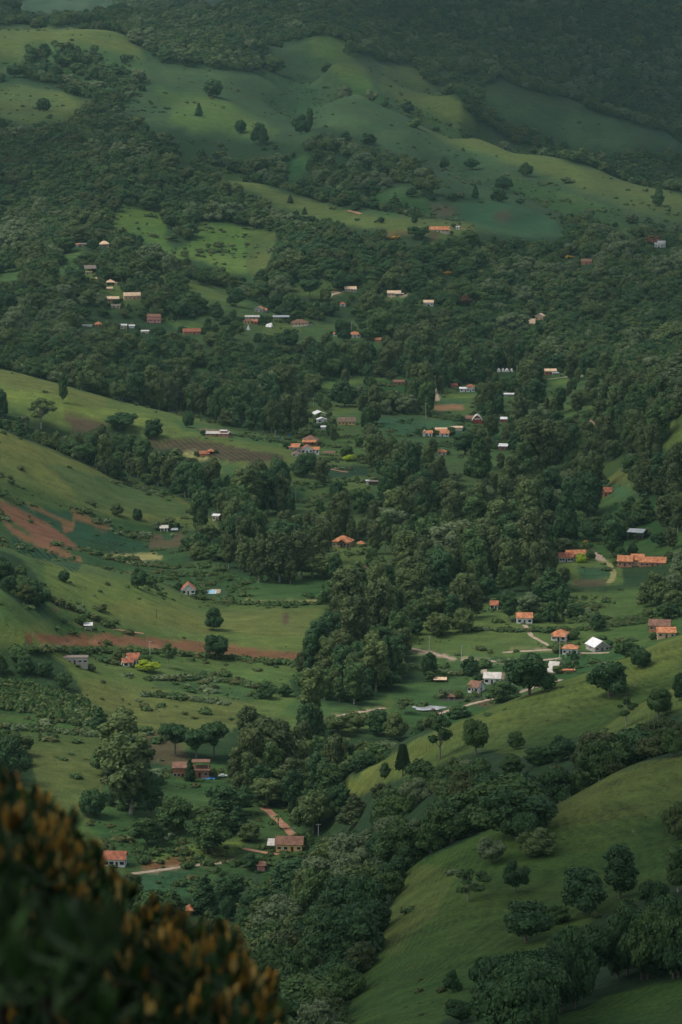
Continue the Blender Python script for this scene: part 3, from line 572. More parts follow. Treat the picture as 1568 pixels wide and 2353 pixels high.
def make_kind(kind, seed):
    """unit tree 10 m tall: returns crown (V, F), trunk (V, F), crown width"""
    rs = np.random.RandomState(seed); TV, TF = [], []; lob = []
    if kind == 'broad':
        W = rs.uniform(3.9, 5.4); top = rs.uniform(8.4, 9.6); nl = rs.randint(20, 26)
        for i in range(nl):
            t = i / nl; r = W * math.sqrt(rs.uniform(.02, .75)); a = i * 2.4 + rs.uniform(-.4, .4)
            h = 3.0 + (top - 4.0) * math.sqrt(max(0, 1 - (r / W) ** 2)) * rs.uniform(.12, 1.0)
            s = rs.uniform(.85, 2.05); lob.append((r * math.cos(a), r * math.sin(a), h, s, s * rs.uniform(.55, .85)))
        lob.append((rs.uniform(-.8,.8), 0, 4.2, 3.0, 2.4)); tr = (.34, 4.6)
    elif kind == 'dome':
        W = rs.uniform(4.2, 4.9); nl = 21; kx, ky = rs.uniform(-.9, .9, 2)
        for i in range(nl):
            a = i * 2.4; e = math.acos(1 - (i + .5) / nl * 1.6); r = W * .74 * math.sin(e) * rs.uniform(.55, 1.28); h = 4.3 + 3.9 * math.cos(e) * rs.uniform(.75, 1.12) + rs.uniform(-.6, .6)
            s = rs.uniform(.85, 2.05); lob.append((r * math.cos(a) + kx * (h / 8), r * math.sin(a) + ky * (h / 8), h, s, s * .8))
        lob.append((0, 0, 4.2, 3.0, 2.9)); tr = (.34, 4.0)
    elif kind == 'tall':                                     # eucalyptus: clumps stacked on a long pale stem
        nl = 20
        for i in range(nl):
            h = 2.4 + 6.8 * (i + .5) / nl; W = 2.3 * math.sin(math.pi * min(1, (10.3 - h) / 8.5)) ** .7
            a = i * 2.4 + rs.uniform(-.5, .5); r = W * rs.uniform(.3, .85); s = rs.uniform(.75, 1.25)
            lob.append((r * math.cos(a), r * math.sin(a), h, s, s * rs.uniform(.9, 1.2)))
        tr = (.20, 8.6)
    elif kind == 'airy':                                      # separate flat clumps with gaps
        for i in range(9):
            a = i * 2.4; r = rs.uniform(1.2, 3.8); h = rs.uniform(4.2, 8.6) - r * .3; s = rs.uniform(.9, 1.5); lob.append((r * math.cos(a), r * math.sin(a), h, s, s * .55))
            tube(TV, TF, (0, 0, h * .55), (r * math.cos(a), r * math.sin(a), h), .12, .05, 5)
        lob.append((0, 0, 8.7, 1.4, .8)); tr = (.22, 8.3)
    elif kind == 'umbrella':
        for i in range(16):
            a = i * 2.4; r = 4.6 * math.sqrt((i + .5) / 16); s = rs.uniform(1.1, 1.6); lob.append((r * math.cos(a), r * math.sin(a), 8.3 - r * r * .05 + rs.uniform(-.5, .4), s, s * .6))
            if i % 2: tube(TV, TF, (0, 0, 4.2), (r * math.cos(a) * .9, r * math.sin(a) * .9, 7.9), .14, .05, 5)
        for i in range(9):
            a = i * 1.1; q = rs.uniform(1.2, 3.2); lob.append((q * math.cos(a), q * math.sin(a), rs.uniform(4.6, 6.6), 1.4, 1.0))
        tr = (.32, 6.0)
    elif kind == 'cone':
        nl = 20
        for i in range(nl):
            h = .9 + 8.4 * (i + .5) / nl; W = 2.7 * (1 - (h / 10.6)) ** .8; a = i * 2.4; s = max(.42, W * .62); lob.append((W * .55 * math.cos(a), W * .55 * math.sin(a), h, s, s * .95))
        tr = (.25, 7.0)
    elif kind == 'round':                                     # compact round shrub-like tree down to the ground
        for i in range(16):
            a = i * 2.4; e = math.acos(1 - (i + .5) / 16 * 1.8); lob.append((3.1 * math.sin(e) * math.cos(a), 3.1 * math.sin(e) * math.sin(a), 4.9 + 3.2 * math.cos(e), 1.9, 1.7))
        lob.append((0, 0, 4.8, 3.4, 3.4)); tr = (.4, 3.0)
    elif kind == 'shrub':
        for i in range(7):
            a = i * 2.4; r = rs.uniform(.5, 4.2); s = rs.uniform(2.0, 3.2); lob.append((r * math.cos(a), r * math.sin(a), rs.uniform(2.2, 5.8), s, s * .95))
        tr = (.3, 2.0)
    elif kind == 'bush':
        for i in range(3):
            lob.append((rs.uniform(-3.5, 3.5), rs.uniform(-3, 3), rs.uniform(1.5, 3.5), rs.uniform(3, 4.4), rs.uniform(2.2, 3.6)))
        tr = (.2, 1.0)
    leaf = dict(broad=.36, dome=.36, tall=.27, airy=.28, umbrella=.34, cone=.28, round=.40, shrub=.85, bush=1.5)[kind]
    dn = dict(broad=2.0, dome=2.0, tall=1.9, airy=2.2, umbrella=2.0, cone=2.2, round=1.8, shrub=1.8, bush=1.6)[kind]
    cv, cf = lobes_mesh(lob, rs, leaf, dn, core=.80 if kind not in ('airy',) else .6, droop=.35 if kind == 'tall' else 0)
    r, h = tr; V0 = (0, 0, -2.0); bx, by = rs.uniform(-.25, .25, 2)
    tube(TV, TF, V0, (bx, by, h * .5), r * 1.15, r * .8, 7); tube(TV, TF, (bx, by, h * .5), (0, 0, h), r * .8, r * .35, 7)
    if kind in ('broad', 'dome', 'round', 'tall'):
        for i in range(5):
            x, y, z = lob[i * 2 + 1][:3]; tube(TV, TF, (bx, by, h * (.5 if kind != 'tall' else .3 + .12 * i)), (x * .8, y * .8, z), r * .45, r * .15, 5)
    w = np.percentile(np.abs(cv[:, :2]), 98) * 2
    return cv, cf, TV, TF, w
KINDS = {'broad': 6, 'dome': 5, 'tall': 4, 'airy': 2, 'umbrella': 2, 'cone': 2, 'round': 2, 'shrub': 2, 'bush': 2}
def araucaria():
    rs = np.random.RandomState(5); V, F, TV, TF = [], [], [], []
    for k in range(13):
        h = 2.6 + k * .56; L = (2.2 - k * .12) if k > 1 else 1.9; L = max(L, .5)
        for j in range(9):
            a = j * 2 * math.pi / 9 + k * .5 + rs.uniform(-.12, .12); e = np.array([math.cos(a) * L, math.sin(a) * L, h - .25 + rs.uniform(-.1, .1)])
            tube(TV, TF, (0, 0, h), e, .05, .02, 4)
            for m in range(9):
                t = .3 + .75 * m / 9; p = np.array([0, 0, h]) * (1 - t) + e * t; sd_ = np.array([-math.sin(a), math.cos(a), 0]) * .34 * (1.15 - t * .6); u = np.array([0, 0, .16 + .1 * rs.rand()]); b = len(V)
                V += [tuple(p - sd_ + u * .3), tuple(p - u), tuple(p + sd_ + u * .3), tuple(p + u * 1.5)]; F.append([b, b + 1, b + 2, b + 3])
                V += [tuple(p + (e - p) * .01 - u * 1.2), tuple(p + np.array([math.cos(a), math.sin(a), 0]) * .3), tuple(p + u * 1.6), tuple(p - np.array([math.cos(a), math.sin(a), 0]) * .2)]; F.append([b + 4, b + 5, b + 6, b + 7])
    tube(TV, TF, (0, 0, -1), (0, 0, 9.7), .2, .05, 7)
    return np.array(V), F, TV, TF, 4.0
def palmy():
    rs = np.random.RandomState(6); V, F, TV, TF = [], [], [], []
    for j in range(15):
        a = j * 2.4; el = rs.uniform(.1, 1.1); pr = None
        for m in range(6):
            t = m / 5; rr = 3.6 * t * math.cos(el) + .1; z = 7.6 + 2.9 * t * math.sin(el) - 2.6 * t * t; w = .42 * math.sin(math.pi * (t * .85 + .12))
            p = np.array([math.cos(a) * rr, math.sin(a) * rr, z]); s = np.array([-math.sin(a), math.cos(a), -.25]) * w; b = len(V); V += [tuple(p - s), tuple(p + s)]
            if m: F.append([b - 2, b - 1, b + 1, b])
    tube(TV, TF, (0, 0, -1), (.3, 0, 7.7), .2, .14, 7)
    return np.array(V), F, TV, TF, 6.5
PROTO = {}
for kd, num in KINDS.items():
    PROTO[kd] = [make_kind(kd, 100 + 17 * i + len(kd)) for i in range(num)]
PROTO['araucaria'] = [araucaria()]; PROTO['palm'] = [palmy()]
_MC = {}
def crown_mesh(kd, i, tone):
    if (kd, i, tone) not in _MC:
        cv, cf = PROTO[kd][i][:2]; me = bpy.data.meshes.new('crown'); me.from_pydata(cv.tolist(), [], cf); me.materials.append(LEAF[tone]); me.update(); _MC[(kd, i, tone)] = me
    return _MC[(kd, i, tone)]
def trunk_mesh(kd, i, pale):
    if (kd, i, 't', pale) not in _MC:
        me = bpy.data.meshes.new('trunk'); me.from_pydata([tuple(p) for p in PROTO[kd][i][2]], [], PROTO[kd][i][3]); me.materials.append(PALEBARK if pale else BARK); me.update(); _MC[(kd, i, 't', pale)] = me
    return _MC[(kd, i, 't', pale)]
def joined_mesh(kd, i, tone, pale):
    cv, cf, tv, tf, w = PROTO[kd][i]; me = bpy.data.meshes.new('tree_form'); n = len(cv)
    me.from_pydata(cv.tolist() + [tuple(p) for p in tv], [], cf + [[a + n for a in f] for f in tf]); me.materials.append(LEAF[tone]); me.materials.append(PALEBARK if pale else BARK)
    mi = np.zeros(len(me.polygons), np.int32); mi[len(cf):] = 1; me.polygons.foreach_set('material_index', mi); me.update(); return me
NAMES = dict(broad='broadleaf_tree', dome='broadleaf_tree', tall='eucalyptus_tree', airy='broadleaf_tree', umbrella='umbrella_tree', cone='conifer_tree', round='broadleaf_tree', shrub='shrub', bush='shrub', araucaria='araucaria_tree', palm='palm_tree')
def place_tree(kd, i, tone, loc, h, wscale, rz, label, group=None, name=None, pale=False, cat=None):
    t = thing(name or NAMES[kd], label, cat or ('shrub' if kd in ('shrub', 'bush') else 'tree'), loc, rz, group)
    t.scale = (h / 10 * wscale, h / 10 * wscale, h / 10)
    a = bpy.data.objects.new('crown', crown_mesh(kd, i, tone)); C.objects.link(a); a.parent = t
    b = bpy.data.objects.new('trunk', trunk_mesh(kd, i, pale)); C.objects.link(b); b.parent = t
    return t

# solitary and notable trees: (u, foot v, width px, height px, kind, tone, label)
SOLO = [
 (490,222,42,42,'round','dark','large round dark tree alone on the upper far pasture'),
 (457,266,18,32,'cone','dark','narrow dark tree below the large round tree on the far pasture'),
 (553,306,26,32,'round','dark','small round tree with visible stem above the far wooded gully'),
 (600,332,40,56,'dome','dark','tall dark tree at the upper edge of the far wooded gully'),
 (691,308,42,48,'dome','dark','dark tree at the foot of the bright far hillside'),
 (712,300,16,52,'tall','mid','thin pale tree beside the dark tree at the foot of the bright far hillside'),
 (633,168,42,42,'dome','mid','hazy round tree high on the far hill below the woods'),
 (35,178,50,34,'broad','dark','low wide dark tree at the left edge of the upper far hill'),
 (100,256,32,32,'round','dark','round dark tree on the small far pasture at the left edge'),
 (803,126,28,34,'dome','mid','lone tree just under the wood at the top of the bright far hill'),
 (937,258,30,28,'dome','dark','dark tree in the middle of the broad far slope'),
 (885,246,18,18,'shrub','dark','small bush left of the dark tree on the broad far slope'),
 (952,292,34,26,'shrub','mid','bush on the saddle where the long far ridge begins'),
 (1083,390,34,32,'broad','dark','spreading dark tree above the small far knoll'),
 (1020,388,24,30,'dome','dark','dark tree left of the spreading one above the small far knoll'),
 (1158,440,40,38,'broad','dark','upper of two dark trees on the small far knoll'),
 (1150,463,40,32,'dome','dark','lower of two dark trees on the small far knoll'),
 (1197,468,22,16,'shrub','dark','low bush right of the two trees on the small far knoll'),
 (1307,420,34,17,'shrub','olive','flat olive bush on the long open far slope'),
 (1210,405,34,34,'dome','mid','hazy tree on the long open far slope'),
 (1513,472,30,30,'dome','mid','round tree near the right edge of the long far slope'),
 (1515,448,18,30,'cone','mid','small tree above the round tree on the long far slope'),
 (1093,455,16,34,'cone','dark','narrow pointed tree beside a far track'),
 (1060,455,24,18,'shrub','pale','pale bush beside the narrow pointed far tree'),
 (953,512,14,40,'cone','dark','slim dark conifer left of the long orange roof'),
 (963,548,46,36,'broad','dark','dark spreading tree beside the long orange roofed house'),
 (876,512,16,15,'round','dark','small round tree on the grassy crest left of the orange roof'),
 (667,466,14,20,'cone','dark','small dark tree on the grassy crest above the far woods'),
 (700,492,12,18,'cone','dark','tiny dark tree below the grassy far crest'),
 (850,330,36,28,'dome','dark','dark round tree at the upper right of the far wooded gully'),
 (1000,300,20,14,'shrub','dark','small bush on the long far ridge line'),
 (180,560,30,40,'tall','brown','thin brownish tree in the wood left of the bright patch'),
 (433,982,26,40,'round','dark','dark oval tree at the lower end of the upper left crest'),
 (350,1007,46,50,'dome','dark','dark round tree in the middle of the upper left field'),
 (275,985,70,46,'broad','dark','wide dark tree beside the brown strip on the upper left slope'),
 (45,1003,30,50,'cone','dark','dark conical tree at the left end of the gully'),
 (6,960,34,70,'dome','dark','dark tree cut by the left edge of the picture'),
 (145,925,24,70,'tall','mid','thin tree standing on the upper left grassy slope'),
 (95,985,66,74,'airy','olive','airy tree beside the conical tree at the left gully'),
 (316,1352,40,52,'dome','dark','dark tree beside the small shed on the left middle slope'),
 (147,1336,26,28,'round','dark','small round tree on the left middle crest'),
 (490,1447,46,56,'dome','dark','dark round tree with trunk right of the rounded pasture'),
 (500,1515,60,74,'broad','dark','dark tree standing against the red soil strip'),
 (387,1535,36,62,'airy','mid','slender sparse tree in front of the red soil strip'),
 (343,1545,56,36,'broad','bright','bright yellow green tree beside the white farmhouse'),
 (655,1600,34,30,'dome','dark','small round tree at the right side of the lower pasture'),
 (612,1605,44,38,'dome','dark','dark tree at the right side of the lower pasture'),
 (228,1674,42,54,'cone','dark','dark conical tree at the end of the banana rows'),
 (272,1800,90,170,'tall','olive','tallest olive eucalyptus in the left pasture'),
 (300,1870,110,190,'tall','olive','broad olive eucalyptus in front of the tallest one'),
 (345,1875,60,100,'tall','dark','shorter dark eucalyptus at the right of the pasture grove'),
 (212,1876,60,68,'round','dark','dark round tree at the foot of the pasture grove'),
 (402,1735,70,80,'umbrella','dark','left one of the dark flat crowned trees behind the brick ruin'),
 (452,1745,70,78,'umbrella','dark','middle one of the dark flat crowned trees behind the brick ruin'),
 (492,1740,64,90,'umbrella','dark','right one of the dark flat crowned trees behind the brick ruin'),
 (437,1795,26,60,'cone','dark','dark conifer in front of the brick ruin'),
 (20,1800,90,120,'dome','dark','dark tree at the left edge above the foreground bush'),
 (926,1785,38,82,'araucaria','dark','dark araucaria on the grassy spur'),
 (884,1790,28,42,'dome','dark','small dark tree left of the araucaria'),
 (1012,1745,62,110,'airy','dark','tall dark tree with gaps in its crown on the grassy spur'),
 (1095,1735,66,110,'broad','mid','tall green tree right of the gappy dark tree'),
 (1185,1722,40,46,'dome','mid','lone green tree in the middle of the grassy spur'),
 (1235,1760,66,50,'dome','dark','dark tree at the lower edge of the grassy spur'),
 (1285,1750,70,66,'dome','dark','rounded dark tree right of its neighbour at the lower edge of the spur'),
 (1400,1600,105,92,'broad','dark','big dark tree leaning over the right part of the spur'),
 (1473,1533,46,46,'round','dark','round tree upper right of the big dark tree'),
 (1440,1668,46,72,'airy','mid','slender tree with bent stem below the big dark tree'),
 (1515,1650,70,80,'broad','mid','green tree near the right edge of the spur'),
 (1562,1610,30,70,'dome','dark','dark tree cut by the right edge on the spur'),
 (1215,1598,112,112,'broad','dark','big flat topped dark tree left of the grey roofed house'),
 (1150,1612,78,56,'dome','mid','leafy tree hiding the old tiled farmhouse'),
 (1083,1552,46,48,'dome','dark','dark round tree by the village lane'),
 (987,1558,36,64,'round','dark','dark oval tree beside the lane'),
 (1050,1650,56,32,'dome','dark','dark bush-like tree beside the pond'),
 (930,1640,44,40,'airy','olive','small open tree left of the pond'),
 (868,1690,56,66,'dome','dark','dark round tree at the foot of the spur'),
 (905,1700,56,70,'dome','olive','olive tree beside the dark one at the foot of the spur'),
 (775,1685,70,56,'broad','olive','spreading tree on the meadow before the tall grove'),
 (822,1680,56,58,'broad','olive','second spreading tree on the meadow before the tall grove'),
 (1210,2165,125,115,'broad','dark','large dark tree in the middle of the near pasture'),
 (1075,2070,90,80,'airy','mid','airy green tree with forked stem on the near pasture'),
 (1185,2050,62,86,'broad','dark','dark tree behind the large one on the near pasture'),
 (1128,1985,74,72,'broad','pale','pale crowned tree at the upper edge of the near pasture'),
 (1235,1965,100,66,'dome','olive','wide green tree right of the pale crowned tree'),
 (1340,2100,125,125,'broad','dark','broad dark tree group leader in the near pasture hollow'),
 (1425,2065,78,130,'tall','dark','tall dark tree right of the hollow in the near pasture'),
 (1285,2120,60,50,'dome','mid','smaller tree between the two big dark pasture trees'),
 (1555,1930,70,100,'dome','olive','olive tree cut by the right edge on the near pasture'),
 (1560,2050,60,110,'tall','mid','tall thin tree at the right edge above the dark row'),
 (1372,2110,24,22,'shrub','brown','small brown bush on the near pasture'),
 (720,1915,92,112,'broad','olive','olive tree at the foot of the spur by the red track'),
 (470,2095,66,96,'cone','dark','dark conical tree below the red bank'),
 (525,2115,36,62,'round','dark','dark oval tree above the orange leaved bush'),
 (815,1895,80,76,'cone','brown','brownish conical tree below the spur'),
 (785,1862,60,70,'dome','dark','dark tree at the lower end of the spur'),
 (1040,2280,46,60,'dome','dark','dark tree at the left end of the dark row'),
 (1058,2353,70,70,'broad','dark','foremost tree of the dark row at the bottom edge'),
 (800,1058,34,18,'shrub','bright','yellow green bush above the vegetable plot'),
 (1335,1293,32,26,'shrub','bright','yellow green bush beside the dark hedge field'),
 (1348,1247,16,10,'bush','gold','small yellow bush behind the white house with tiled roof'),
 (908,548,30,12,'bush','gold','yellow flowering tree in the far wood'),
 (1312,593,26,10,'bush','gold','yellow flowering tree above the small far brown house'),
 (1068,700,34,24,'dome','rust','reddish brown crowned tree in the far wood'),
 (1500,560,40,22,'dome','rust','rust coloured tree left of the far white house'),
 (1030,630,22,12,'bush','gold','yellow flowering crown among the far woods in the centre'),
 (1065,1452,54,60,'dome','olive','leafy olive tree left of the small white house'),
 (1215,1405,60,48,'dome','pale','pale green tree right of the small white house'),
 (1375,1450,40,44,'dome','dark','dark tree on the scrub slope above the white roofed house'),
 (1110,1535,40,26,'shrub','mid','rounded shrub beside the village lane'),
 (1318,1550,26,60,'airy','dark','thin dark tree at the edge of the near spur by the village'),
 (1440,1510,60,50,'shrub','mid','leafy shrub right of the white roofed house'),
 (1075,1600,26,34,'palm','mid','palm beside the old farmhouse'),
 (640,1905,34,40,'palm','mid','banana clump beside the red track'),
 (885,1275,30,40,'palm','mid','palm below the orange roofed house in the woods'),
 (700,1095,64,60,'dome','dark','dark tree in front of the cluster of tiled roofs'),
 (793,935,66,66,'dome','dark','large round dark tree on the far valley meadow'),
 (730,740,30,50,'airy','dark','dark tree beside the playing field'),
 (790,785,36,56,'dome','dark','dark tree between the two orange roofs by the playing field'),
 (713,690,52,54,'umbrella','dark','tall flat crowned tree on the far olive clearing'),
 (1100,1095,64,104,'cone','mid','tallest conical tree in the middle of the valley'),
 (1068,1045,52,54,'tall','dark','tall dark eucalyptus behind the tallest conical tree'),
 (1300,1240,56,150,'cone','dark','tall dark pointed tree left of the olive field'),
 (1350,1190,76,120,'dome','dark','dark tree left of the lone orange roof'),
 (1480,1200,56,70,'cone','mid','mid green pointed tree on the right'),
 (940,1870,40,50,'dome','mid','round tree at the lower end of the spur woods'),
 (505,1000,14,18,'bush','mid','small bush beside the long ruined farm shed'),
]
PROT = []      # picture areas where no wild tree may stand in front: (u0, u1, v0, v1, distance)
def solo_trees():
    rs = random.Random(4)
    for k, (u, v, w, h, kd, tone, label) in enumerate(SOLO):
        p = at(u, min(v, 2352)); s = p.y / FPX; hm = h * s * 1.02; wm = w * s
        i = rs.randrange(len(PROTO[kd])); ws = wm / (PROTO[kd][i][4] * hm / 10)
        ws = min(max(ws, .5), 2.6)
        place_tree(kd, i, tone, (p.x, p.y, p.z - .15), hm, ws, rs.uniform(0, 6.28), label, pale=(kd in ('tall', 'airy') and tone != 'dark'))
        TAKEN.append((p.x, p.y, wm * .5)); PROT.append((u - w / 2 * .8, u + w / 2 * .8, v - h, v - h * .1, p.y))
TAKEN = []
# ------------------------------------------------------------------ buildings
WALL = dict(white=noisy('white_plaster', (.62,.61,.57), (.78,.77,.74), .8), cream=noisy('cream_plaster', (.52,.42,.30), (.64,.54,.40), .8), yellow=noisy('yellow_plaster', (.66,.42,.14), (.78,.54,.22), .8),
            brick=noisy('brick', (.36,.15,.09), (.48,.23,.14), 1.2), pink=noisy('pink_plaster', (.50,.20,.18), (.60,.28,.25), .8), red=noisy('red_boards', (.28,.05,.04), (.38,.08,.06), 1), wood=noisy('pale_boards', (.52,.34,.20), (.64,.46,.29), 1.5),
            dark=noisy('dark_boards', (.07,.05,.04), (.12,.09,.07), 1.5), grey=noisy('grey_plaster', (.27,.25,.22), (.42,.39,.34), 1), tan=noisy('tan_plaster', (.38,.27,.18), (.50,.37,.26), 1))
ROOF = dict(orange=tile_mat('orange_tiles', (.38,.13,.06), (.66,.29,.14)), red=tile_mat('red_tiles', (.26,.085,.05), (.48,.18,.10)), brown=tile_mat('brown_tiles', (.17,.09,.06), (.28,.15,.10)),
            white=noisy('white_sheet', (.66,.63,.61), (.85,.82,.80), .6, .5, 0, .4), grey=noisy('grey_sheet', (.28,.30,.31), (.42,.44,.45), .6, .5, 0, .4), tan=tile_mat('tan_tiles', (.68,.44,.26), (.84,.62,.42)), old=tile_mat('mossy_tiles', (.13,.10,.07), (.24,.17,.11)), thatch=noisy('thatch', (.16,.13,.11), (.26,.21,.17), 2), pale=noisy('pale_sheet', (.45,.41,.36), (.62,.57,.50), .6))
GLASS = mat('window_glass', (.02,.025,.03), .15, .5); TRIM = mat('white_trim', (.72,.70,.66), .6); DARKWOOD = mat('dark_wood', (.06,.04,.03), .8); CONC = noisy('concrete', (.38,.37,.35), (.50,.49,.46), 1.5); BLUE = noisy('blue_tarpaulin', (.05,.28,.60), (.09,.38,.72), 2, .5)
def box(V, F, x0, x1, y0, y1, z0, z1):
    k = len(V); V += [(x, y, z) for z in (z0, z1) for x, y in ((x0, y0), (x1, y0), (x1, y1), (x0, y1))]
    F += [[k, k+3, k+2, k+1], [k+4, k+5, k+6, k+7], [k, k+1, k+5, k+4], [k+1, k+2, k+6, k+5], [k+2, k+3, k+7, k+6], [k+3, k, k+4, k+7]]
def slab(V, F, a, b, c, d, t):
    """sloping sheet a b c d (counter-clockwise seen from above) with thickness t"""
    a, b, c, d = map(Vector, (a, b, c, d)); n = (b - a).cross(c - a).normalized() * t; k = len(V)
    V += [tuple(p) for p in (a, b, c, d)] + [tuple(p - n) for p in (a, b, c, d)]
    F += [[k, k+1, k+2, k+3], [k+7, k+6, k+5, k+4], [k, k+4, k+5, k+1], [k+1, k+5, k+6, k+2], [k+2, k+6, k+7, k+3], [k+3, k+7, k+4, k]]
def volume(T, x, y, W, D, H, rise, typ, roof, wall, nw=2, door=True, ov=.55, base=-2.6, open_=False, side=True):
    """one roofed block of a building as wall + roof (+ windows, doors) under T"""
    V, F = [], []; x0, x1, y0, y1 = x - W/2, x + W/2, y - D/2, y + D/2
    fr = typ in ('front', 'gambrel', 'aframe')
    if open_:
        nxp = max(2, int(W / 4) + 1)
        for i in range(nxp):
            for yy in (y0 + .15, y1 - .15):
                px = x0 + .15 + (W - .3) * i / (nxp - 1); pv, pf = [], []; box(pv, pf, px - .13, px + .13, yy - .13, yy + .13, base, H); mesh_obj('post', pv, pf, wall, T)
    else:
        if typ == 'gable':
            k = 0; pr = [(y0, base), (y1, base), (y1, H), (y, H + rise), (y0, H)]
            V += [(x0, a, b) for a, b in pr] + [(x1, a, b) for a, b in pr]
        elif fr:
            pr = {'front': [(x0, base), (x1, base), (x1, H), (x, H + rise), (x0, H)], 'aframe': [(x0 + .35, base), (x1 - .35, base), (x1 - .35, H), (x, H + rise), (x0 + .35, H)],
                  'gambrel': [(x0, base), (x1, base), (x1, H), (x + W * .27, H + rise * .68), (x, H + rise), (x - W * .27, H + rise * .68), (x0, H)]}[typ]
            V += [(a, y0, b) for a, b in pr] + [(a, y1, b) for a, b in pr]
        else:
            pr = [(y0, base), (y1, base), (y1, H + (rise if typ == 'shed' else 0)), (y0, H)]
            V += [(x0, a, b) for a, b in pr] + [(x1, a, b) for a, b in pr]
        n = len(pr); F += [list(range(n))[::-1] if not fr else list(range(n)), [n + i for i in range(n)] if not fr else [n + i for i in range(n)][::-1]]
        F += [[i, (i + 1) % n, n + (i + 1) % n, n + i] if not fr else [(i + 1) % n, i, n + i, n + (i + 1) % n] for i in range(n)]
        mesh_obj('wall', V, F, wall, T)
    V, F = [], []; t = .16; e = .06
    if typ == 'gable':
        s = rise / (D / 2); z = H + rise + e + t
        slab(V, F, (x0 - ov, y0 - ov, z - s * (D/2 + ov)), (x1 + ov, y0 - ov, z - s * (D/2 + ov)), (x1 + ov, y - .01, z), (x0 - ov, y - .01, z), t)
        slab(V, F, (x1 + ov, y1 + ov, z - s * (D/2 + ov)), (x0 - ov, y1 + ov, z - s * (D/2 + ov)), (x0 - ov, y + .01, z), (x1 + ov, y + .01, z), t)
    elif typ == 'front' or typ == 'aframe':
        if typ == 'aframe': s = (H + rise) / (W / 2); dx = W/2; z = H + rise + .3
        else: s = rise / (W / 2); dx = W/2 + ov; z = H + rise + e + t
        slab(V, F, (x - dx, y1 + ov, z - s * dx), (x - dx, y0 - ov, z - s * dx), (x - .01, y0 - ov, z), (x - .01, y1 + ov, z), t)
        slab(V, F, (x + dx, y0 - ov, z - s * dx), (x + dx, y1 + ov, z - s * dx), (x + .01, y1 + ov, z), (x + .01, y0 - ov, z), t)
    elif typ == 'gambrel':
        q = [(x + W/2 + .35, H - .5), (x + W * .275, H + rise * .70), (x, H + rise + .25), (x - W * .275, H + rise * .70), (x - W/2 - .35, H - .5)]
        for (a, za), (b, zb) in zip(q[:-1], q[1:]): slab(V, F, (a, y0 - .4, za + .12), (a, y1 + .4, za + .12), (b, y1 + .4, zb + .12), (b, y0 - .4, zb + .12), .12)
    elif typ == 'hip':
        r = max(0, W/2 - D/2) if W > D else 0; ry = max(0, D/2 - W/2) if D > W else 0; Z0, Z1 = H + .02, H + rise + .1; k = len(V); X0, X1, Y0, Y1 = x0 - ov, x1 + ov, y0 - ov, y1 + ov
        V += [(X0, Y0, Z0), (X1, Y0, Z0), (X1, Y1, Z0), (X0, Y1, Z0), (x - r - .05, y - ry, Z1), (x + r + .05, y + ry, Z1), (X0, Y0, Z0 - .15), (X1, Y0, Z0 - .15), (X1, Y1, Z0 - .15), (X0, Y1, Z0 - .15)]
        F += [[0, 1, 5, 4], [1, 2, 5], [2, 3, 4, 5], [3, 0, 4], [0, 6, 7, 1], [1, 7, 8, 2], [2, 8, 9, 3], [3, 9, 6, 0], [9, 8, 7, 6]]
    else:
        r = rise if typ == 'shed' else .05; s = r / D
        slab(V, F, (x0 - ov, y0 - ov, H + .2 - s * ov), (x1 + ov, y0 - ov, H + .2 - s * ov), (x1 + ov, y1 + ov, H + .2 + r + s * ov), (x0 - ov, y1 + ov, H + .2 + r + s * ov), t)
    ro = mesh_obj('roof', V, F, roof, T)
    if typ in ('front',) and not open_:                     # pale barge boards under the gable edge
        V, F = [], []; s = rise / (W / 2); dx = W/2 + ov
        for sg in (-1, 1):
            za, zb = H + rise + .08 - s * dx, H + rise + .08
            k = len(V); V += [(x + sg * dx, y0 - ov - .06, za - .22), (x + sg * dx, y0 - ov - .06, za + .14), (x, y0 - ov - .06, zb + .14), (x, y0 - ov - .06, zb - .22)] ; V += [(p[0], p[1] + .05, p[2]) for p in V[k:k+4]]
            F += [[k, k+1, k+2, k+3], [k+7, k+6, k+5, k+4], [k+1, k+5, k+6, k+2], [k, k+3, k+7, k+4]]
        mesh_obj('barge_board', V, F, TRIM, ro)
    if open_: return
    wy = y0
    slots = nw + (1 if door else 0)
    for i in range(slots):
        cx = x0 + W * (i + .5) / slots; isd = door and i == slots // 2
        V, F = [], []
        if isd:
            box(V, F, cx - .5, cx + .5, wy - .05, wy + .04, -.1, 2.1); mesh_obj('door', V, F, DARKWOOD, T)
        else:
            w2 = min(.75, W / slots * .35); box(V, F, cx - w2 - .1, cx + w2 + .1, wy - .05, wy + .04, .9, 2.15); fo = mesh_obj('window', V, F, TRIM if wall is not WALL['white'] else DARKWOOD, T)
            V, F = [], []; box(V, F, cx - w2, cx + w2, wy - .075, wy + .02, 1.0, 2.05); mesh_obj('pane', V, F, GLASS, fo)
    if side and D > 4:
        for xs, sg in ((x0, -1), (x1, 1)):
            V, F = [], []; box(V, F, xs - .05, xs + .05, y - .7, y + .7, .9, 2.15); fo = mesh_obj('window', V, F, TRIM if wall is not WALL['white'] else DARKWOOD, T)
            V, F = [], []; box(V, F, xs - .08, xs + .08, y - .6, y + .6, 1.0, 2.05); mesh_obj('pane', V, F, GLASS, fo)
HOUSES = []
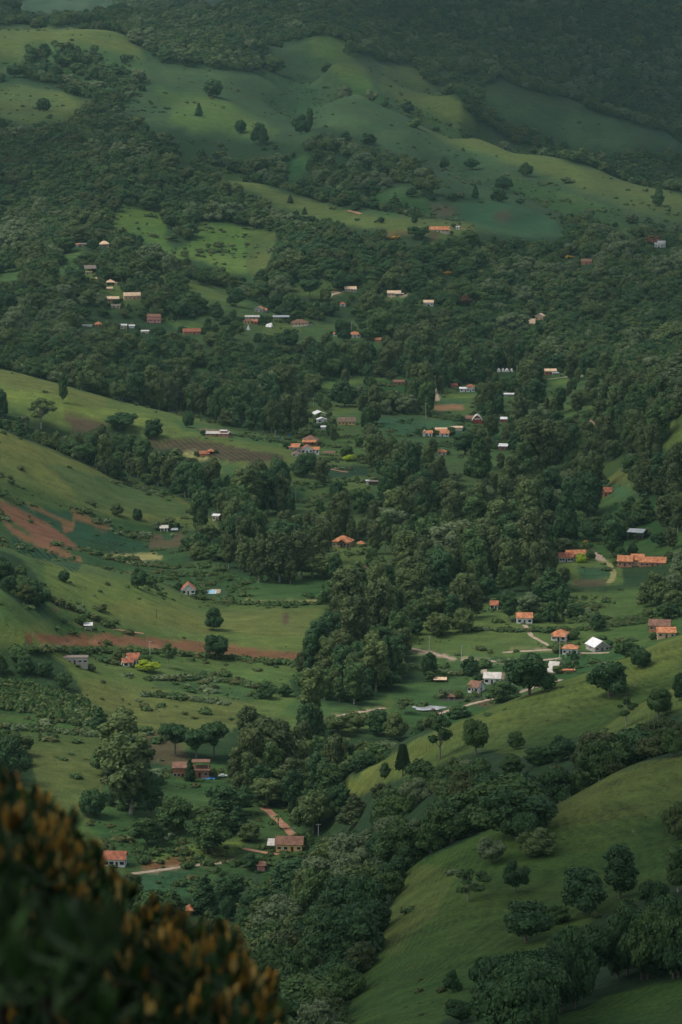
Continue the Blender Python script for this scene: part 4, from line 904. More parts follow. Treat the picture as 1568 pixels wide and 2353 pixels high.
def building(name, cat, label, u, v, vols, yaw=0.0, group=None, depth=None, grow=4.0):
    p = at(u, v); s = p.y / FPX; D0 = max(q[3] for q in vols)
    yy = p.y + D0 / 2 * .9; xx = p.x * yy / p.y; z = float(hgt(xx, p.y))       # the camera-side wall foot sits at the picked point
    z = max(z, float(hgt(xx, yy)) - 1.2); T = thing(name, label, cat, (xx, yy, z), R(yaw) + math.atan2(-xx, yy) * 1.0, group)
    for q in vols:
        dxp, dy, wp, D, H, rise, typ, rf, wl_ = q[:9]; kw = q[9] if len(q) > 9 else {}
        volume(T, dxp * s, dy, wp * s, D, H, rise, typ, ROOF[rf], WALL[wl_], **kw)
    ux0 = min(q[0] - q[2] / 2 for q in vols); ux1 = max(q[0] + q[2] / 2 for q in vols); hh = max((q[4] + q[5] + q[3] * .12) for q in vols) / s
    vis = .75 if grow is None else .85
    if cat in ('house', 'barn', 'shed', 'ruin') and p.y > 1200: HOUSES.append((u + (ux0 + ux1) / 2, v, ux1 - ux0, D0, label, at(u + (ux0 + ux1) / 2, v)))
    PROT.append((u + ux0 - 1, u + ux1 + 1, v - hh, v - 0.3 * 2.0, p.y)); TAKEN.append((xx, yy, (ux1 - ux0) * s / 2 + 1.5))
    return T
OP = dict(open_=True)
NW = dict(nw=0, door=False, side=False)
B = building
def buildings():
    B('farmhouse','house','long low house with orange tiled roof on the far open slope',1010,533,[(0,0,44,8,3,3.0,'gable','orange','cream',dict(nw=4)),(17,-3.5,16,4,2.6,.8,'shed','orange','wood',OP)])
    B('outbuilding','shed','tiny white outbuilding right of the long orange roof',1052,527,[(0,0,8,4,3,.4,'shed','white','white',dict(nw=1,door=False))])
    B('house','house','white house with flat white roof in the trees at the far right',1517,568,[(-2,0,20,7,4.5,.5,'flat','white','white'),(4,1,18,5,6.8,.4,'flat','white','white',NW)])
    B('house','house','small brown house with curved tiled roof in the far right woods',1349,607,[(0,0,24,8,3.2,2.4,'gable','brown','brick',dict(nw=2))],-8)
    B('house','house','tan roofed house at the end of the sandy drive on the far clearing',806,670,[(0,0,26,7,3,2.2,'gable','tan','cream',dict(nw=3)),(10,-3.5,8,3,2.4,.3,'flat','white','white',OP)])
    B('house','house','tan roofed house with white veranda above a small green lawn',908,680,[(-2,0,30,7,3.2,2.2,'gable','tan','cream',dict(nw=3)),(10,-4,18,4,2.6,.4,'flat','white','white',OP)])
    B('house','house','pale small house with tan roof at the right end of the far clearings',985,702,[(0,0,22,7,3.4,2.0,'gable','tan','white',dict(nw=2))])
    B('cottage','house','tiny white cottage with dark red roof among the far trees',788,704,[(0,0,13,5,2.6,1.8,'hip','red','white',dict(nw=1,door=False))])
    B('cabin','house','wooden gable fronted cabin on the far right clearing',1242,735,[(0,0,19,7,4.0,2.6,'front','tan','wood',dict(nw=1))],-18)
    B('cabin','house','small cabin with steep tan roof below the gable fronted cabin',1223,746,[(0,0,13,6,1.8,4.0,'gable','tan','wood',NW)])
    B('house','house','uppermost hamlet house with hipped pale tan roof on the left',240,567,[(0,0,22,8,3.2,3.0,'hip','tan','cream',dict(nw=3)),(-4,-4,10,3,2.4,.2,'flat','tan','dark',OP)])
    B('shed','shed','low grey shed with reddish end left of the uppermost hamlet house',190,566,[(0,0,20,5,2.4,.7,'shed','thatch','tan',dict(nw=1)),(-12,0,6,4,2.2,1.0,'gable','orange','white',NW)])
    B('barn','barn','grey thatched open barn with raised deck in the left hamlet',207,628,[(0,2,26,9,5.0,3.0,'gable','thatch','dark',OP),(-4,-3,14,4,1.8,.2,'flat','tan','wood',NW)],8)
    B('pavilion','pavilion','open pavilion with pale hipped roof in the left hamlet',256,655,[(-2,0,19,8,3.0,2.6,'hip','tan','wood',OP),(10,-2,6,4,2.4,.3,'flat','tan','wood',NW)])
    B('shed','shed','small reddish roofed shed just below the open pavilion',252,667,[(0,0,12,5,2.0,1.2,'gable','tan','tan',NW)])
    B('house','house','house with long bright tan roof in the left hamlet',303,688,[(0,0,38,7,4.0,2.8,'gable','tan','wood',dict(nw=3))],10)
    B('house','house','house with brownish tan roof left of the long bright tan roof',260,694,[(0,0,26,7,3.4,2.0,'gable','tan','brick',dict(nw=2))])
    B('shed','shed','greyish roofed low shed under trees below the brownish roof',266,708,[(0,0,20,6,2.4,1.2,'gable','thatch','cream',dict(nw=1))])
    B('house','house','two storey reddish pink house with dark tiled roof',354,740,[(0,1,30,8,5.4,2.2,'gable','brown','pink',dict(nw=3)),(5,-4,26,4,2.6,1.0,'shed','brown','pink',dict(nw=2))],-12)
    B('house','house','small orange roofed house at the lower left of the hamlet',226,751,[(0,0,15,6,2.6,2.4,'hip','orange','brick',dict(nw=1))])
    B('wall','wall','low white boundary wall left of the small orange roof',200,750,[(0,0,22,1,1.3,.1,'flat','white','white',NW)])
    B('house','house','small white house with tan side wall below the hamlet',284,756,[(0,0,14,6,3.6,1.0,'gable','white','cream',dict(nw=1))])
    B('shed','shed','white shed right of the small white hamlet house',303,754,[(0,0,12,4,2.4,.8,'gable','white','white',NW)])
    B('shed','shed','low white roofed shed with tan gable below the two white buildings',333,766,[(0,0,18,5,2.2,.8,'gable','white','cream',NW)])
    B('farmhouse','house','long dark red roofed house half buried in trees',440,768,[(0,0,40,8,2.8,2.4,'gable','red','brick',dict(nw=3))],10)
    B('house','house','orange roofed gable house above the white fairground strip',597,717,[(0,0,20,7,3.2,2.6,'front','orange','grey',dict(nw=1)),(11,2,10,5,1.8,1.6,'gable','orange','grey',NW)],-15)
    B('stable','barn','long low shed with pale striped roof above the brown tiled house',580,734,[(0,0,32,7,2.6,1.2,'gable','pale','grey',dict(nw=3))])
    B('house','house','brown and orange tiled house by the white cone tent',574,744,[(-3,0,22,8,2.6,2.6,'hip','brown','yellow',dict(nw=2)),(9,-1,16,6,2.4,1.8,'gable','orange','brick',dict(nw=1))],6)
    B('hall','barn','long open hall with flat grey metal roof beside the field',646,741,[(0,0,36,9,5.4,.9,'shed','grey','wood',OP)])
    B('lodge','house','wide brown hipped roof lodge at the corner of the playing field',689,748,[(0,0,40,12,2.6,3.2,'hip','brown','wood',dict(nw=4))])
    B('house','house','orange hipped roof left of the tree below the playing field',776,772,[(0,0,20,8,2.4,2.4,'hip','orange','white',dict(nw=1))])
    B('house','house','white walled house with orange roof right below the playing field',816,775,[(0,0,26,9,2.8,2.6,'hip','orange','white',dict(nw=2))])
    B('kiosk','shed','small orange roofed kiosk by the fenced yard',870,786,[(0,0,13,5,2.6,1.6,'gable','orange','brick',dict(nw=1,door=False))],-15)
    B('barn','barn','brick barn with pale tan roof in the far fields on the right',1265,861,[(0,0,26,8,3.4,1.8,'gable','tan','brick',dict(nw=2)),(10,-6,14,4,1.8,.6,'shed','grey','grey',NW)],8)
    B('house','house','white house with orange roof and long white wall in the far fields',1082,900,[(0,0,18,8,4.4,2.2,'hip','red','white',dict(nw=2)),(-16,-1,18,5,2.6,.8,'shed','white','white',dict(nw=1))])
    B('shed','shed','dark red roofed shed under the trees left of the white field house',1044,890,[(0,0,14,5,2.0,1.2,'gable','red','brick',NW)])
    B('house','house','reddish roofed house hidden behind trees left of the sandy lane',918,884,[(0,0,26,7,2.6,1.6,'gable','brown','brick',dict(nw=2))])
    B('canopy','shed','upper white roofed open shed in the valley middle',734,962,[(0,0,28,12,3.8,2.0,'front','white','grey',OP)],14)
    B('canopy','shed','lower white roofed shed just below the other white roof',740,972,[(0,0,25,6,2.8,1.5,'front','white','white',dict(nw=1))],10)
    B('house','house','yellow walled house with long dark brown roof in the valley middle',797,976,[(0,0,40,9,2.8,3.0,'gable','old','yellow',dict(nw=4))])
    B('shed','shed','tiny white roofed shelter below the yellow walled house',743,986,[(0,0,10,4,1.8,.8,'gable','white','white',NW)])
    B('shed','shed','long ruined grey farm shed with brick end on the left spur',500,1003,[(0,0,52,7,2.2,.8,'shed','pale','brick',dict(nw=4)),(14,1,14,5,4.2,.5,'flat','white','brick',dict(nw=1,door=False))],-6)
    B('house','house','large house with brown roof and orange veranda in the tiled cluster',714,1022,[(0,2,34,11,3.4,3.4,'hip','brown','brick',dict(nw=3)),(-3,-6,30,4,2.4,1.0,'shed','orange','brick',OP)])
    B('shed','shed','bright orange roofed shed at the left of the tiled cluster',677,1036,[(0,0,22,8,2.8,1.8,'shed','orange','grey',dict(nw=1))],-10)
    B('farmhouse','house','gable fronted house with white barge boards in the tiled cluster',704,1041,[(2,0,26,10,2.8,3.0,'front','red','white',dict(nw=2)),(-12,-3,20,4,2.2,.4,'flat','pale','white',dict(nw=1)),(21,1,18,8,2.4,1.6,'gable','orange','white',dict(nw=1))])
    B('shed','shed','small brown tiled hut at the lower left of the tiled cluster',682,1050,[(0,0,22,7,2.2,1.8,'front','brown','cream',dict(nw=1))])
    B('pergola','pergola','wooden pergola beside the yellow green bush',757,1047,[(0,0,26,7,2.2,.4,'shed','brown','wood',OP)])
    BARN = B('barn','barn','dark red barn with curved white edged roof and white sign band',1097,973,[(0,0,22,12,3.2,3.6,'gambrel','pale','red',dict(nw=0,door=True,side=False)),(-18,8,18,8,3.0,2.0,'gable','brown','grey',NW)])
    B('house','house','house with bright orange lower roof and tan upper roof',1014,1002,[(0,4,26,7,3.6,2.4,'gable','tan','cream',NW),(3,-2,30,7,2.4,2.2,'shed','orange','white',dict(nw=2))])
    B('house','house','orange roofed house with white gable end left of the tan upper roof',985,1003,[(0,0,18,6,2.8,1.8,'gable','orange','white',dict(nw=1)),(-9,0,9,5,3.2,1.8,'front','tan','white',NW)])
    B('shed','shed','long low tan shed right of the bright orange roof',1050,989,[(3,0,20,5,2.4,.8,'gable','tan','cream',NW),(-12,0,6,4,2.4,.6,'gable','tan','white',NW)])
    B('shed','shed','narrow white hut in the trees below the red barn',1072,1036,[(0,0,9,4,3.2,.6,'shed','white','white',dict(nw=1,door=False))])
    B('cabin','shed','red walled cabin with thin white eaves in the valley trees',1157,1034,[(0,0,20,6,3.0,1.2,'shed','white','red',dict(nw=2))],-8)
    B('house','house','orange roofed house almost hidden by trees in the valley centre',1016,1046,[(0,0,20,7,2.6,2.0,'hip','orange','cream',dict(nw=1))])
    B('shed','shed','small dark red shed with white roof corner in the valley trees',1158,970,[(0,0,14,5,2.6,1.0,'shed','white','red',NW)])
    B('shed','shed','low white roofed shed below the far fields',1170,911,[(0,0,22,5,2.0,.8,'gable','white','grey',NW)])
    B('shed','shed','long dark shed with white end wall above the tall valley trees',856,1114,[(3,0,26,5,2.4,.6,'gable','thatch','dark',NW),(-11,0,6,5,2.8,.6,'flat','white','white',NW)])
    B('shed','shed','pair of red tiled huts under trees on the left spur',470,1048,[(0,0,22,6,2.0,1.6,'gable','red','brick',NW),(15,1,12,6,3.6,1.4,'hip','orange','dark',OP)])
    B('cabin','house','small cream cabin with white sheet roof at the edge of the wood',499,1196,[(0,0,15,6,3.2,.9,'gable','white','cream',dict(nw=1))],-20)
    B('cabin','house','small white cabin with pale roof above the brown plot',377,1222,[(0,0,17,6,2.6,1.4,'gable','pale','white',dict(nw=1))])
    B('shed','shed','low lean-to shelter right of the white cabin above the brown plot',401,1222,[(0,0,13,4,1.2,.6,'shed','grey','grey',OP)])
    B('house','house','lone red orange roofed house below the round olive field',1393,1140,[(0,0,26,8,2.8,2.6,'gable','red','brick',dict(nw=2)),(-22,1,16,6,2.4,1.4,'gable','red','brick',NW)])
    B('house','house','orange tiled house with projecting porch in the middle wood',788,1257,[(0,1,42,10,3.4,3.2,'hip','orange','tan',dict(nw=4)),(4,-5,22,5,3.2,2.0,'front','orange','wood',OP)],-14)
    B('gazebo','gazebo','small orange tiled gazebo right of the house in the middle wood',830,1257,[(0,0,15,4.5,2.2,1.6,'hip','orange','wood',OP)])
    B('house','house','white walled house with two stepped orange roofs above the hedge field',1309,1290,[(-10,-2,32,8,3.0,2.2,'gable','red','white',dict(nw=4)),(16,4,44,7,3.8,2.0,'gable','orange','cream',dict(nw=3))],7)
    B('house','house','very long orange roofed house on the right beyond the path',1475,1302,[(-38,0,34,9,3.2,2.8,'gable','orange','brick',dict(nw=2)),(-10,3,28,9,3.6,3.0,'gable','orange','tan',NW),(26,-1,60,9,3.0,2.6,'gable','orange','brick',dict(nw=4))],-3)
    B('barn','barn','grey metal roofed open barn with stairs above the long orange house',1466,1243,[(0,0,36,12,5.5,1.4,'gable','grey','dark',OP),(4,2,20,6,2.6,.3,'flat','grey','dark',NW)],-16)
    B('house','house','white gable fronted house with orange roof beside the swimming pool',433,1366,[(0,0,31,9,2.9,3.2,'front','red','white',dict(nw=2))])
    B('shed','shed','small dark shed beside the tree on the left middle slope',328,1341,[(0,0,15,4,2.2,.8,'gable','pale','dark',NW)],-10)
    B('shed','shed','small grey shed with white sheet roof above the red soil strip',203,1447,[(0,0,17,4,2.2,.6,'shed','white','grey',NW)])
    B('ruin','ruin','long roofless grey ruin with door gaps in the lower left pasture',172,1527,[(0,0,62,6,3.3,.25,'flat','thatch','grey',dict(nw=4,door=True,ov=.1))],-2)
    B('farmhouse','house','white farmhouse with two red tiled roofs beside the bright tree',302,1531,[(6,2,28,8,3.2,2.4,'gable','red','white',dict(nw=2)),(-14,-3,22,6,2.6,1.6,'gable','red','white',dict(nw=1))],14)
    B('ruin','ruin','two storey brick ruin with open timber frame and blue tarpaulin',440,1788,[(-24,0,36,7,4.6,1.0,'shed','brown','brick',dict(nw=3)),(20,1,44,6,3.2,.8,'shed','brown','brick',dict(nw=2)),(22,2,38,5,6.6,.3,'flat','brown','wood',OP)],-3)
    B('farmhouse','house','yellow walled house with long red brown roof below the red track',660,1957,[(6,0,62,8,3.1,2.4,'gable','brown','yellow',dict(nw=3)),(-34,-1,18,6,2.6,1.0,'shed','pale','dark',OP)],-4)
    B('house','house','house with red tiled roof and white end wall behind the foreground bush',265,1992,[(0,0,50,7,3.2,2.4,'gable','red','white',dict(nw=3))],-8)
    B('shed','shed','small pinkish brick shed above the near wood',600,2003,[(0,0,18,4,2.4,.4,'shed','brown','pink',NW)])
    B('house','house','small orange roof just behind the foreground bush',436,2104,[(0,0,13,5,2.0,1.4,'hip','orange','brick',dict(nw=1))])
    B('cottage','house','small white cottage with dark red roof in the scrub',1137,1401,[(0,0,17,6,2.8,1.9,'gable','red','white',dict(nw=1))],-6)
    B('house','house','orange roofed house half hidden by bare shrubs',1205,1433,[(0,0,36,8,3.4,2.2,'gable','orange','white',dict(nw=2))],4)
    B('house','house','open orange hipped roof house behind the tall twin poles',1288,1473,[(0,0,34,9,3.4,2.4,'hip','orange','white',dict(nw=2)),(4,-5,26,4,3.0,1.0,'shed','orange','wood',OP)],-12)
    B('house','house','lower white house with orange hipped roof behind the twin poles',1311,1504,[(0,0,34,8,3.2,1.8,'hip','orange','white',dict(nw=2))],-4)
    B('hall','barn','large hall with bright white pitched roof in the right village',1374,1497,[(0,0,38,12,2.6,3.0,'front','white','grey',dict(nw=2))],24)
    B('cabin','house','steep grey roofed A shaped cabin at the edge of the near spur',1275,1547,[(0,0,24,8,.6,4.8,'gable','pale','wood',dict(nw=0,door=False,side=False,ov=.3))],-22)
    B('shed','shed','low red brick yard wall right of the A shaped cabin',1307,1547,[(0,0,26,3,1.5,.2,'flat','orange','brick',NW)],10)
    B('barn','barn','long farm shed, half pale sheet and half dark tiled roof',1150,1572,[(-18,0,38,9,3.0,2.2,'gable','pale','white',dict(nw=2)),(20,0,38,9,2.9,2.0,'gable','old','white',dict(nw=2))],-4)
    B('farmhouse','house','old white farmhouse with brown tiled roof beside the leafy tree',1095,1592,[(0,0,26,8,3.0,2.4,'gable','brown','white',dict(nw=2))],-28)
    B('shed','shed','small hut with thin brown roof inside the stick corral',1038,1610,[(0,0,14,3,1.9,.4,'shed','brown','grey',OP)])
    B('shed','shed','low brown shelter with white corner beyond the pond meadow',1012,1568,[(0,0,26,4,1.3,.4,'shed','tan','brick',OP)])
    B('house','house','brown roofed house at the upper right edge of the village',1517,1450,[(0,0,48,9,3.0,2.6,'gable','brown','brick',dict(nw=3))],-4)
    B('house','house','orange roofed house peeking over the grassy spur at the right',1531,1466,[(0,0,42,8,3.0,2.2,'gable','orange','wood',dict(nw=2))],4)
    # white plastic tunnels in the far fields
    for i, (u, w) in enumerate(((1147, 8), (1157, 6), (1166, 9), (1177, 5))):
        p = at(u, 853); s = p.y / FPX; V, F = [], []; n = 7; W = w * s / 2
        for k in range(n):
            a = math.pi * k / (n - 1); V += [(W * math.cos(a), -5, 2.6 * math.sin(a) - .2), (W * math.cos(a), 5, 2.6 * math.sin(a) - .2)]
        for k in range(n - 1): F.append([2*k, 2*k+2, 2*k+3, 2*k+1])
        F += [[2*k for k in range(n)][::-1], [2*k+1 for k in range(n)]]
        o = mesh_obj('greenhouse_tunnel', V, F, ROOF['white'], None, p); tag(o, ('leftmost', 'second from left', 'third from left', 'rightmost')[i] + ' white plastic greenhouse tunnel in the row before the far woods', 'greenhouse', 'white greenhouse tunnels in a row'); PROT.append((u - w, u + w, 845, 853, p.y))
    # barn front: white arch edge and sign band with lettering strokes
    s = at(1097, 973).y / FPX; w = 22 * s / 2; V, F = [], []; box(V, F, -w * .62, w * .62, -6.12, -6.02, 3.3, 4.5); sb = mesh_obj('sign_band', V, F, TRIM, BARN)
    V, F = [], []
    for i in range(7):
        x = -w * .5 + w * i / 6; box(V, F, x - .16, x + .16, -6.16, -6.125, 3.6, 4.2)
        if i % 2: box(V, F, x - .3, x + .3, -6.16, -6.125, 3.85, 3.98)
    mesh_obj('sign_marks', V, F, DARKWOOD, sb); V, F = [], []
    q = [(w + .4, 2.6), (w * .56, 5.8), (0, 7.15), (-w * .56, 5.8), (-w - .4, 2.6)]
    for (a, za), (b, zb) in zip(q[:-1], q[1:]): tube(V, F, (a, -6.5, za), (b, -6.5, zb), .28, .28, 6)
    mesh_obj('arch_trim', V, F, TRIM, BARN)
    # tents
    p = at(571, 758); s = p.y / FPX; V = [(0, 0, 14 * s)]; F = []; n = 10
    for k in range(n): V.append((4.2 * s * math.cos(2*math.pi*k/n), 4.2 * s * math.sin(2*math.pi*k/n), 0))
    for k in range(n): F.append([0, 1 + k, 1 + (k + 1) % n])
    F.append([1 + k for k in range(n)][::-1]); o = mesh_obj('tent', V, F, ROOF['white'], None, p); tag(o, 'white cone shaped tent by the brown tiled house', 'tent'); PROT.append((565, 577, 742, 757, p.y))
    p = at(619, 751); s = p.y / FPX; T = thing('tent', 'white ridge tent left of the grey roofed hall', 'tent', p, R(-30)); w = 8.0 * s
    mesh_obj('canopy', [(-w,-2,0),(w,-2,0),(w,2.5,0),(-w,2.5,0),(-w,.2,6*s),(w*.9,.2,10*s)], [[0,1,5,4],[2,3,4,5],[1,2,5],[3,0,4],[3,2,1,0]], ROOF['white'], T); V, F = [], []; tube(V, F, (w*.9,.2,0), (w*.9,.2,11*s), .08, .08); mesh_obj('pole', V, F, CONC, T); PROT.append((609, 629, 738, 751, p.y))
def poles():
    L = [(987,1498,38,'grey concrete pole beside the sandy lane'),(1061,1515,34,'grey pole with bent lamp beside the village lane'),(1287,1516,62,'left one of the tall twin white poles in the village'),(1301,1512,60,'right one of the tall twin white poles in the village'),
         (345,1505,34,'grey pole behind the bright yellow green tree'),(90,1698,50,'dark wooden pole alone in the lower left pasture'),(979,962,38,'pale pole with crossarm beside the far vegetable fields'),(808,768,28,'thin pole above the orange roof by the playing field'),
         (680,1152,34,'pale pole on the small meadow left of the valley wood'),(732,1922,30,'pole with crossarm by the red track'),(721,932,20,'short pale pole behind the white roofed sheds'),(1107,1597,30,'wooden pole beside the corral'),(360,1420,18,'short dark post on the rounded left pasture'),
         (674,1916,14,'short pole with crossarm at the end of the red track'),(1000,885,22,'pale pole in front of the woods at the sandy lane')]
    for u, v, h, lab in L:
        p = at(u, v); s = p.y / FPX; hm = h * s; T = thing('utility_pole', lab, 'pole', p); V, F = [], []; tube(V, F, (0,0,-.5), (0,0,hm), .20, .13, 8)
        mesh_obj('post', V, F, DARKWOOD if 'dark' in lab or 'wooden' in lab else CONC, T)
        V, F = [], []
        if 'lamp' in lab: tube(V, F, (0,0,hm*.97), (1.6,-.2,hm*1.02), .06, .05, 5); mesh_obj('lamp_arm', V, F, CONC, T)
        else: box(V, F, -1.1, 1.1, -.08, .08, hm * .93, hm * .93 + .16); mesh_obj('crossarm', V, F, DARKWOOD if 'dark' in lab else CONC, T)
        PROT.append((u - 2, u + 2, v - h, v - h * .15, p.y))
def road(label, pts, width, m, rise=.07):
    q = [at(*p) for p in pts]; c = [];
    for a, b in zip(q[:-1], q[1:]):
        n = max(2, int((b - a).length / 3)); c += [a.lerp(b, i / n) for i in range(n)]
    c.append(q[-1]); V, F = [], []
    for i, p in enumerate(c):
        d = (c[min(i + 1, len(c) - 1)] - c[max(i - 1, 0)]); d.z = 0; d.normalize(); w = width * (.5 + .08 * math.sin(i * 1.7))
        for s_ in (-1, -.33, .33, 1):
            x, y = p.x - d.y * w * s_, p.y + d.x * w * s_; V.append((x, y, float(hgt(x, y)) + rise))
        if i:
            k = 4 * i
            for j in range(3): F.append([k - 4 + j, k + j, k + j + 1, k - 3 + j])
    me = mesh_obj('dirt_track', V, F, m); me.data.update(); tag(me, kind='structure')
def roads():
    pale = noisy('pale_dirt', (.30,.22,.15), (.44,.34,.25), .4); red = noisy('red_dirt', (.30,.14,.08), (.42,.23,.14), .4); grn = noisy('grassy_track', (.20,.19,.07), (.27,.25,.10), .4)
    road('', [(606,1856),(622,1868),(640,1885),(660,1905),(674,1920)], 3.6, red)
    road('', [(925,1488),(955,1492),(985,1499),(1015,1507),(1046,1516)], 3.2, pale); road('', [(1060,1517),(1140,1520),(1230,1519),(1290,1512)], 3.0, pale)
    road('', [(1120,1520),(1112,1545),(1100,1575),(1097,1600)], 2.8, pale); road('', [(1206,1436),(1222,1462),(1262,1484),(1290,1491)], 2.6, pale); road('', [(1290,1491),(1340,1501),(1400,1500)], 2.8, pale)
    road('', [(1155,1500),(1220,1496),(1290,1491)], 3.0, pale); road('', [(740,1656),(800,1641),(885,1627)], 2.6, pale)
    road('', [(1000,1642),(1060,1625),(1120,1609),(1200,1590),(1290,1562)], 3.4, pale); road('', [(300,2009),(360,2001),(430,1991),(520,1982)], 3.0, pale)
    road('', [(560,1383),(640,1384),(765,1380)], 2.2, grn); road('', [(105,1372),(150,1392),(200,1415),(260,1445),(330,1456)], 1.8, red)
    road('', [(1364,1270),(1374,1278),(1384,1289)], 6.0, pale); road('', [(1384,1289),(1400,1296),(1411,1315),(1408,1330),(1398,1340)], 3.4, grn)
    road('', [(997,893),(999,905),(1003,921)], 6.0, pale); road('', [(748,686),(765,676),(792,668)], 4.0, pale); road('', [(893,681),(935,678)], 4.0, pale)
    road('', [(1030,520),(1060,525),(1092,532)], 3.0, red); road('', [(935,536),(960,534),(985,534)], 3.0, red); road('', [(800,483),(830,491)], 4.0, red)
    road('', [(218,632),(228,645),(240,655)], 3.0, pale); road('', [(1245,1126),(1283,1126)], 4.0, pale); road('', [(1240,872),(1300,866),(1360,862)], 3.0, pale)
    road('', [(720,1071),(760,1078),(800,1085)], 3.0, red); road('', [(440,1376),(430,1366)], 3.0, grn)
    road('', [(560,1950),(600,1958),(640,1964)], 2.6, red)
def run_fence(name, label, pts, h, step, m, rails=2, thick=.12):
    q = [at(*p) for p in pts]; T = thing(name, label, 'fence', q[0]); PV, PF, RV, RF = [], [], [], []; o = q[0]
    for a, b in zip(q[:-1], q[1:]):
        L = (b - a).length; n = max(1, int(L / step)); prev = None
        for i in range(n + 1):
            c = a.lerp(b, i / n); c = Vector((c.x, c.y, float(hgt(c.x, c.y)))) - o; box(PV, PF, c.x - thick/2, c.x + thick/2, c.y - thick/2, c.y + thick/2, c.z - .3, c.z + h)
            if prev is not None:
                for r in range(rails):
                    zz = h * (r + .7) / (rails + .0) if rails > 1 else h * .9; tube(RV, RF, (prev.x, prev.y, prev.z + zz), (c.x, c.y, c.z + zz), thick * .35, thick * .35, 4)
            prev = c
    po = mesh_obj('posts', PV, PF, m, T); po['kind'] = 'stuff'; mesh_obj('rails', RV, RF, m, T)
    return T
def small_things():
    # swimming pool
    p = at(487, 1361); T = thing('swimming_pool', 'small blue swimming pool with pale paved edge beside the white house', 'swimming pool', (p.x, p.y, p.z + .05)); s = p.y / FPX
    V, F = [], []; box(V, F, -20*s, 20*s, -11, 10, -1.2, .10); mesh_obj('paving', V, F, noisy('pool_paving', (.30,.22,.14), (.42,.33,.22), 1), T)
    V, F = [], []; box(V, F, -12*s, 10*s, -6.0, 7.0, -.9, .16); mesh_obj('coping', V, F, TRIM, T)
    V, F = [], []; box(V, F, -11*s, 9*s, -5.3, 6.3, -.8, .19); mesh_obj('pool_water', V, F, noisy('pool_water', (.16,.42,.52), (.24,.50,.60), .5, .1, 0, .5), T); PROT.append((465, 515, 1350, 1366, p.y))
    # pond
    p0 = at(985, 1629); n = 26; V = []; 
    for k in range(n):
        a = 2*math.pi*k/n; r = 1 + .12*math.sin(3*a+1) + .08*math.sin(5*a); V.append((p0.x + 8.2*r*math.cos(a), p0.y + 6*r*math.sin(a), p0.z + .35))
    zt = max(float(hgt(x, y)) for x, y, _ in V) + .06; V = [(x, y, zt) for x, y, _ in V]
    o = mesh_obj('pond', V, [list(range(n))], noisy('pond_water', (.30,.31,.30), (.42,.43,.42), .2, .08, 0, .5)); tag(o, kind='structure'); PROT.append((945, 1028, 1618, 1634, p0.y))
    # horses
    for u, v, rz, lab, tone in ((1012, 1641, .3, 'dark brown horse grazing at the pond edge', (.035,.02,.014)), (997, 1636, 2.6, 'reddish brown horse standing behind the other by the pond', (.12,.06,.035))):
        p = at(u, v); me = bpy.data.meshes.new('horse'); J = [(0,0,1.15,.30),(.45,0,1.18,.27),(-.45,0,1.16,.30),(.75,0,1.2,.2),(1.05,0,.85,.13),(1.3,0,.5,.10),(1.5,0,.28,.06),
             (.5,.16,.85,.11),(.52,.17,.42,.06),(.5,.17,.03,.06),(.5,-.16,.85,.11),(.62,-.17,.42,.06),(.6,-.17,.03,.06),(-.5,.16,.85,.15),(-.62,.17,.45,.07),(-.55,.17,.03,.06),(-.5,-.16,.85,.15),(-.72,-.17,.45,.07),(-.66,-.17,.03,.06),(-.78,0,1.1,.06),(-.86,0,.6,.05)]
        E = [(0,1),(0,2),(1,3),(3,4),(4,5),(5,6),(1,7),(7,8),(8,9),(1,10),(10,11),(11,12),(2,13),(13,14),(14,15),(2,16),(16,17),(17,18),(2,19),(19,20)]
        me.from_pydata([j[:3] for j in J], E, []); o = bpy.data.objects.new('horse', me); C.objects.link(o); o.modifiers.new('skin', 'SKIN'); o.modifiers.new('sub', 'SUBSURF').levels = 1; o.modifiers['sub'].render_levels = 1
        me.skin_vertices.new() if not me.skin_vertices else None
        for i, j in enumerate(J): me.skin_vertices[0].data[i].radius = (j[3], j[3])
        me.skin_vertices[0].data[0].use_root = True; me.materials.append(mat('horse_coat', tone, .6)); o.location = (p.x, p.y, p.z); o.rotation_euler = (0, 0, rz); o.scale = (1.25,) * 3; tag(o, lab, 'horse')
    run_fence('stick_corral', 'grey stick fence winding from the pond past the old farmhouse', [(1010,1612),(1060,1613),(1110,1608),(1180,1596),(1215,1588)], 1.5, .45, WALL['grey'], 2, .10)
    run_fence('white_fence', 'low white railing along the near side of the brown lodge', [(673,752),(700,750),(718,747)], 1.6, 2.0, TRIM, 3, .3)
    run_fence('lane_fence', 'pale post fence along the sandy village lane', [(985,1500),(1015,1507),(1046,1516)], 1.2, 2.2, WALL['cream'], 1, .14)
    run_fence('yard_fence', 'wire yard fence right of the white walled orange roofed house', [(832,782),(850,781),(868,783),(885,783)], 2.4, 3.0, CONC, 2, .18)
    # tarpaulins by the brick ruin
    p = at(480, 1789); s = p.y / FPX; T = thing('tarpaulin', 'blue tarpaulin spread in front of the brick ruin', 'tarpaulin', p); V, F = [], []
    for i in range(7):
        for j in range(3): V.append(((-15 + 5*i) * s, -2 + 2*j, .25 + .25*math.sin(i*1.9 + j) + .35*j))
    for i in range(6):
        for j in range(2): k = i*3 + j; F.append([k, k+3, k+4, k+1])
    o = mesh_obj('sheet', V, F, BLUE, T); o.modifiers.new('th', 'SOLIDIFY').thickness = .06
